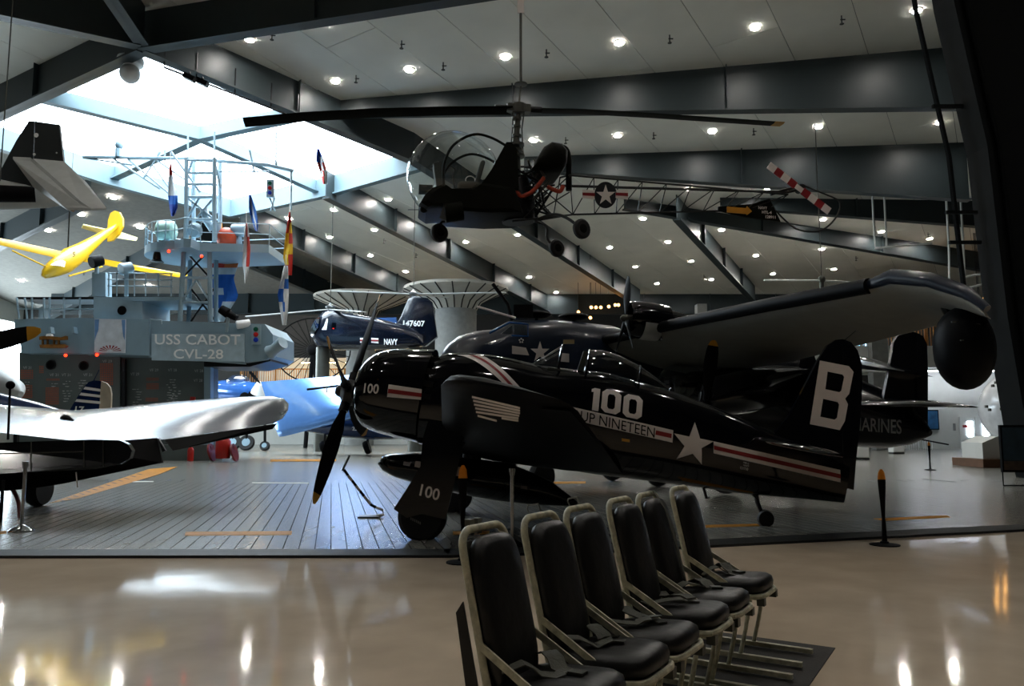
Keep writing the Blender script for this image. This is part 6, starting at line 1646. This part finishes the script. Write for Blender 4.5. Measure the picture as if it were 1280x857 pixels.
# white capsule on its stand
Yc = 31.0
cp_ = thing('white_capsule', 'white round pressure capsule on a white stand with wooden plinth', 'capsule', (A(1272, 560, Yc).x, Yc, .026))
q = A(1278, 511, Yc)
m = MB(); m.ball(q, 1.52, 32, 20); cb = m.build('shell', mat('capsule_white', '#c9cbcd', .25, coat=.4), cp_, True, ang=80)
for x, y in ((1233, 508), (1237, 512), (1252, 511), (1245, 478), (1241, 482), (1249, 481)):
    c0 = onpl(x, y, q + V((0, -1.15 - (0.15 if x > 1240 else 0), 0)), V((0, 1, 0))); m = MB(); m.box(c0, (.07, .12, .1)); m.build('bracket', M_BUCK, cb, True)
a, b = A(1226, 556, Yc - .6), A(1330, 586, Yc - .6)
m = MB(); m.ext([V((a.x, Yc - .7, .35)), V((b.x, Yc - .7, .35)), V((b.x, Yc - .7, 1.2)), V((a.x + .6, Yc - .7, 1.2)), V((a.x, Yc - .7, .95))], (0, 1.4, 0)); m.build('stand', M_WHITE, cp_, True, smooth=False)
m = MB(); m.bb((a.x - .25, Yc - 1.1, .03), (b.x, Yc + 1, .34)); m.build('plinth', mat('plinth_wood', '#5a3d28', .5, var=.2), cp_, True, smooth=False)
ip = thing('information_panel', 'dark information picture panel on a thin black frame before the capsule', 'sign', (A(1266, 607, 20.6).x, 20.6, .026))
a, b = A(1249, 531, 20.6), A(1292, 590, 20.6)
m = MB(); m.bb((a.x, 20.58, b.z), (b.x, 20.66, a.z)); pp = m.build('panel', M_PROP, ip, True, smooth=False)
m = MB(); m.bb((a.x + .04, 20.56, b.z + .3), (b.x, 20.575, a.z - .06)); m.build('print', mat('print_dark_teal', '#20303a', .35, var=.4, scale=4), pp, True, smooth=False)
m = MB(); m.bb((a.x + .04, 20.56, b.z + .06), (b.x, 20.575, b.z + .29)); m.build('print_lower', mat('print_brown', '#3a2c22', .35, var=.6, scale=6), pp, True, smooth=False)
m = MB(); m.tube([V((a.x + .02, 20.62, b.z)), V((a.x + .02, 20.62, .05)), V((b.x, 20.62, .05))], .02, 6); m.build('leg_frame', M_PROP, ip, True)
# carts and boxes on the deck
rc = thing('fire_extinguisher_cart', 'red wheeled fire extinguisher below the silver wing', 'fire extinguisher', (A(279, 570, 35).x, 35, .026))
x_ = A(279, 560, 35).x
m = MB(); m.lathe([(.30, .15), (.32, .25), (.32, .9), (.22, 1.05), (.08, 1.12)], Matrix.Translation((x_, 35, .026)), 18); m.build('tank', mat('extinguisher_red', '#b02018', .35), rc, True)
for s_ in (-1, 1):
    m = MB(); m.lathe([(.34, -.04), (.40, -.04), (.40, .04), (.34, .04)], Matrix.Translation((x_ + .5 * s_, 35, .43)) @ Matrix.Rotation(R(75), 4, 'Y'), 20); wq = m.build('wheel', mat('wheel_red', '#7a1a14', .5), rc, True)
    for k in range(3):
        a = PI * k / 3; m = MB(); m.tube([V((x_ + .5 * s_, 35 + .36 * math.cos(a), .43 + .36 * math.sin(a))), V((x_ + .5 * s_, 35 - .36 * math.cos(a), .43 - .36 * math.sin(a)))], .02, 5); m.build('spoke', MATS['wheel_red'], wq, True)
m = MB(); q = A(241, 500, 37.4); m.box(q, (.22, .12, .32)); tag(centre(m.build('alarm_box', MATS['extinguisher_red'])), 'small red alarm box on the carrier island wall', 'alarm box')
t = thing('fire_bottle', 'red fire bottle standing beside the grey base block', 'fire extinguisher', (A(238, 571, 36).x, 36, .026))
m = MB(); m.lathe([(.14, 0), (.14, .5), (.08, .6), (.03, .62)], Matrix.Translation((A(238, 571, 36).x, 36, .026)), 14); m.build('tank', MATS['extinguisher_red'], t, True)
m = MB(); m.box((A(238, 571, 36).x, 36, .69), (.06, .14, .1)); m.build('valve', M_DK, t, True)
for x0_, x1_, yt_, Y_, lab in ((1067, 1086, 552, 37, 'plain white cabinet under the tail of the marine fighter'), (1116, 1130, 550, 45, 'white equipment box with dark wheel under the marine fighter')):
    a, b = A(x0_, yt_, Y_), A(x1_, yt_, Y_); t = thing('cabinet', lab, 'cabinet', ((a.x + b.x) / 2, Y_, .026))
    m = MB(); m.bb((a.x, Y_, .12), (b.x, Y_ + .6, a.z)); m.build('body', M_WHITE, t, True, smooth=False)
    m = MB(); m.bb((a.x + .04, Y_ - .03, .16), (b.x - .04, Y_ - .005, a.z - .05)); m.build('door', M_LETTER, t, True, smooth=False)
    m = MB(); m.bb((a.x, Y_ + .02, .03), (b.x, Y_ + .58, .12)); m.build('plinth', M_DK, t, True, smooth=False)
t = thing('ramp_railing', 'white picket railing of a low ramp by the white wall', 'railing', (A(1155, 560, 54).x, 54, .026))
for i in range(16):
    x = A(1122 + i * 2.9, 560, 54).x; m = MB(); m.tube([(x, 54, .03), (x, 54, 1.0 - i * .03)], .025, 5); m.build('picket', M_LETTER, t, True)
m = MB(); m.tube([(A(1120, 560, 54).x, 54, 1.02), (A(1186, 560, 54).x, 54, .35)], .05, 6); m.build('hand_rail', M_PROP, t, True)
# dome camera and track lights by the skylight peak
q = onroof(163, 80, 1.6); t = thing('dome_camera', 'white dome camera hanging at the skylight peak', 'camera', q)
m = MB(); m.lathe([(.3, .3), (.52, .25), (.55, .05), (.5, -.05), (.3, -.12)], Matrix.Translation(q), 24); m.build('housing', M_LETTER, t, True)
m = MB(); m.ball(q + V((0, 0, -.42)), .42, 24, 14); m.build('dome', M_LETTER, t, True)
m = MB(); m.tube([q + V((0, 0, .2)), q + V((0, 0, 1.5))], .1, 8); m.build('stem', M_DK, t, True)
a, b = onroof(205, 84, 2.0), onroof(372, 148, 2.0)
t = thing('conduit_rail', 'thin conduit rail hung along one edge of the skylight', 'rail', (a + b) / 2)
m = MB(); m.tube([a, b], .05, 6); m.build('rail', M_DK, t, True)
for k in (.0, .22, .5, .78, 1.0):
    p = a.lerp(b, k); m = MB(); m.tube([p, p + V((0, 0, 1.2))], .03, 5); m.build('hanger', M_DK, t, True)
for x, y in ((237, 97), (253, 103)):
    p = onroof(x, y, 2.15); t = thing('spot_lamp', 'small dark spot lamp clamped on the conduit rail', 'light', p, group='spot lamps on the conduit rail')
    m = MB(); m.box(p, (.5, .3, .22), Matrix.Rotation(R(25), 3, 'Y')); m.build('head', M_DK, t, True)
    m = MB(); m.tube([p, p + V((0, 0, .25))], .04, 5); m.build('clamp', M_DK, t, True)
# second rotorcraft, mostly hidden behind the patrol plane's wing
Yr = 40.0
t = thing('hanging_rotorcraft', 'small rotorcraft hanging far behind the long wing, only rotor and mast showing', 'helicopter', A(1028, 365, Yr))
m = MB(); m.tube([A(955, 350, Yr - 1), A(1028, 350.5, Yr)], .05, 5); m.build('rotor_blade', M_LETTER, t, True)
m = MB(); m.tube([A(1028, 350.5, Yr), A(1086, 354, Yr + 1)], .05, 5); m.build('rotor_blade', M_LETTER, t, True)
m = MB(); m.tube([A(1027, 346, Yr), A(1027, 372, Yr)], .12, 8); m.ball(A(1027, 349, Yr), .2, 10, 8); m.build('rotor_mast', M_BUCK, t, True)
m = MB(); m.tube([A(1000, 378, Yr), A(1027, 376, Yr), A(1075, 380, Yr)], [.5, .7, .2], 14); m.build('cabin', M_DKG, t, True)
p = A(1027, 346, Yr); m = MB(); m.tube([p, V((p.x, p.y, CEIL(p.y) - .08))], .025, 5); tag(centre(m.build('suspension_cable', M_BUCK)), 'steel cable holding up the far rotorcraft', 'cable')
# catwalk frames below the roof at the right
Yk = 44.0
t = thing('catwalk_scaffold', 'thin white pipe frame hung below the roof beside the frame leg', 'frame', A(1205, 365, Yk))
for pts in ([(1186, 303), (1187, 364), (1236, 354)], [(1204, 302), (1206, 360)], [(1226, 306), (1228, 356)], [(1206, 346), (1228, 342)]):
    pt = [A(x, y, Yk) for x, y in pts]
    if pts[0][1] < 320: pt = [V((pt[0].x, Yk, CEIL(Yk) - .1))] + pt
    m = MB(); m.tube(pt, .07, 6); m.build('pipe', M_GULL, t, True)
t = thing('catwalk_rail', 'long thin white rail hung under the ceiling near the far beams', 'rail', A(1130, 310, Yk))
for pts in ([(1093, 296), (1094, 310), (1165, 304)], [(1108, 298), (1108, 308)]):
    pt = [A(x, y, Yk) for x, y in pts]; pt = [V((pt[0].x, Yk, CEIL(Yk) - .1))] + pt
    m = MB(); m.tube(pt, .06, 6); m.build('pipe', M_GULL, t, True)
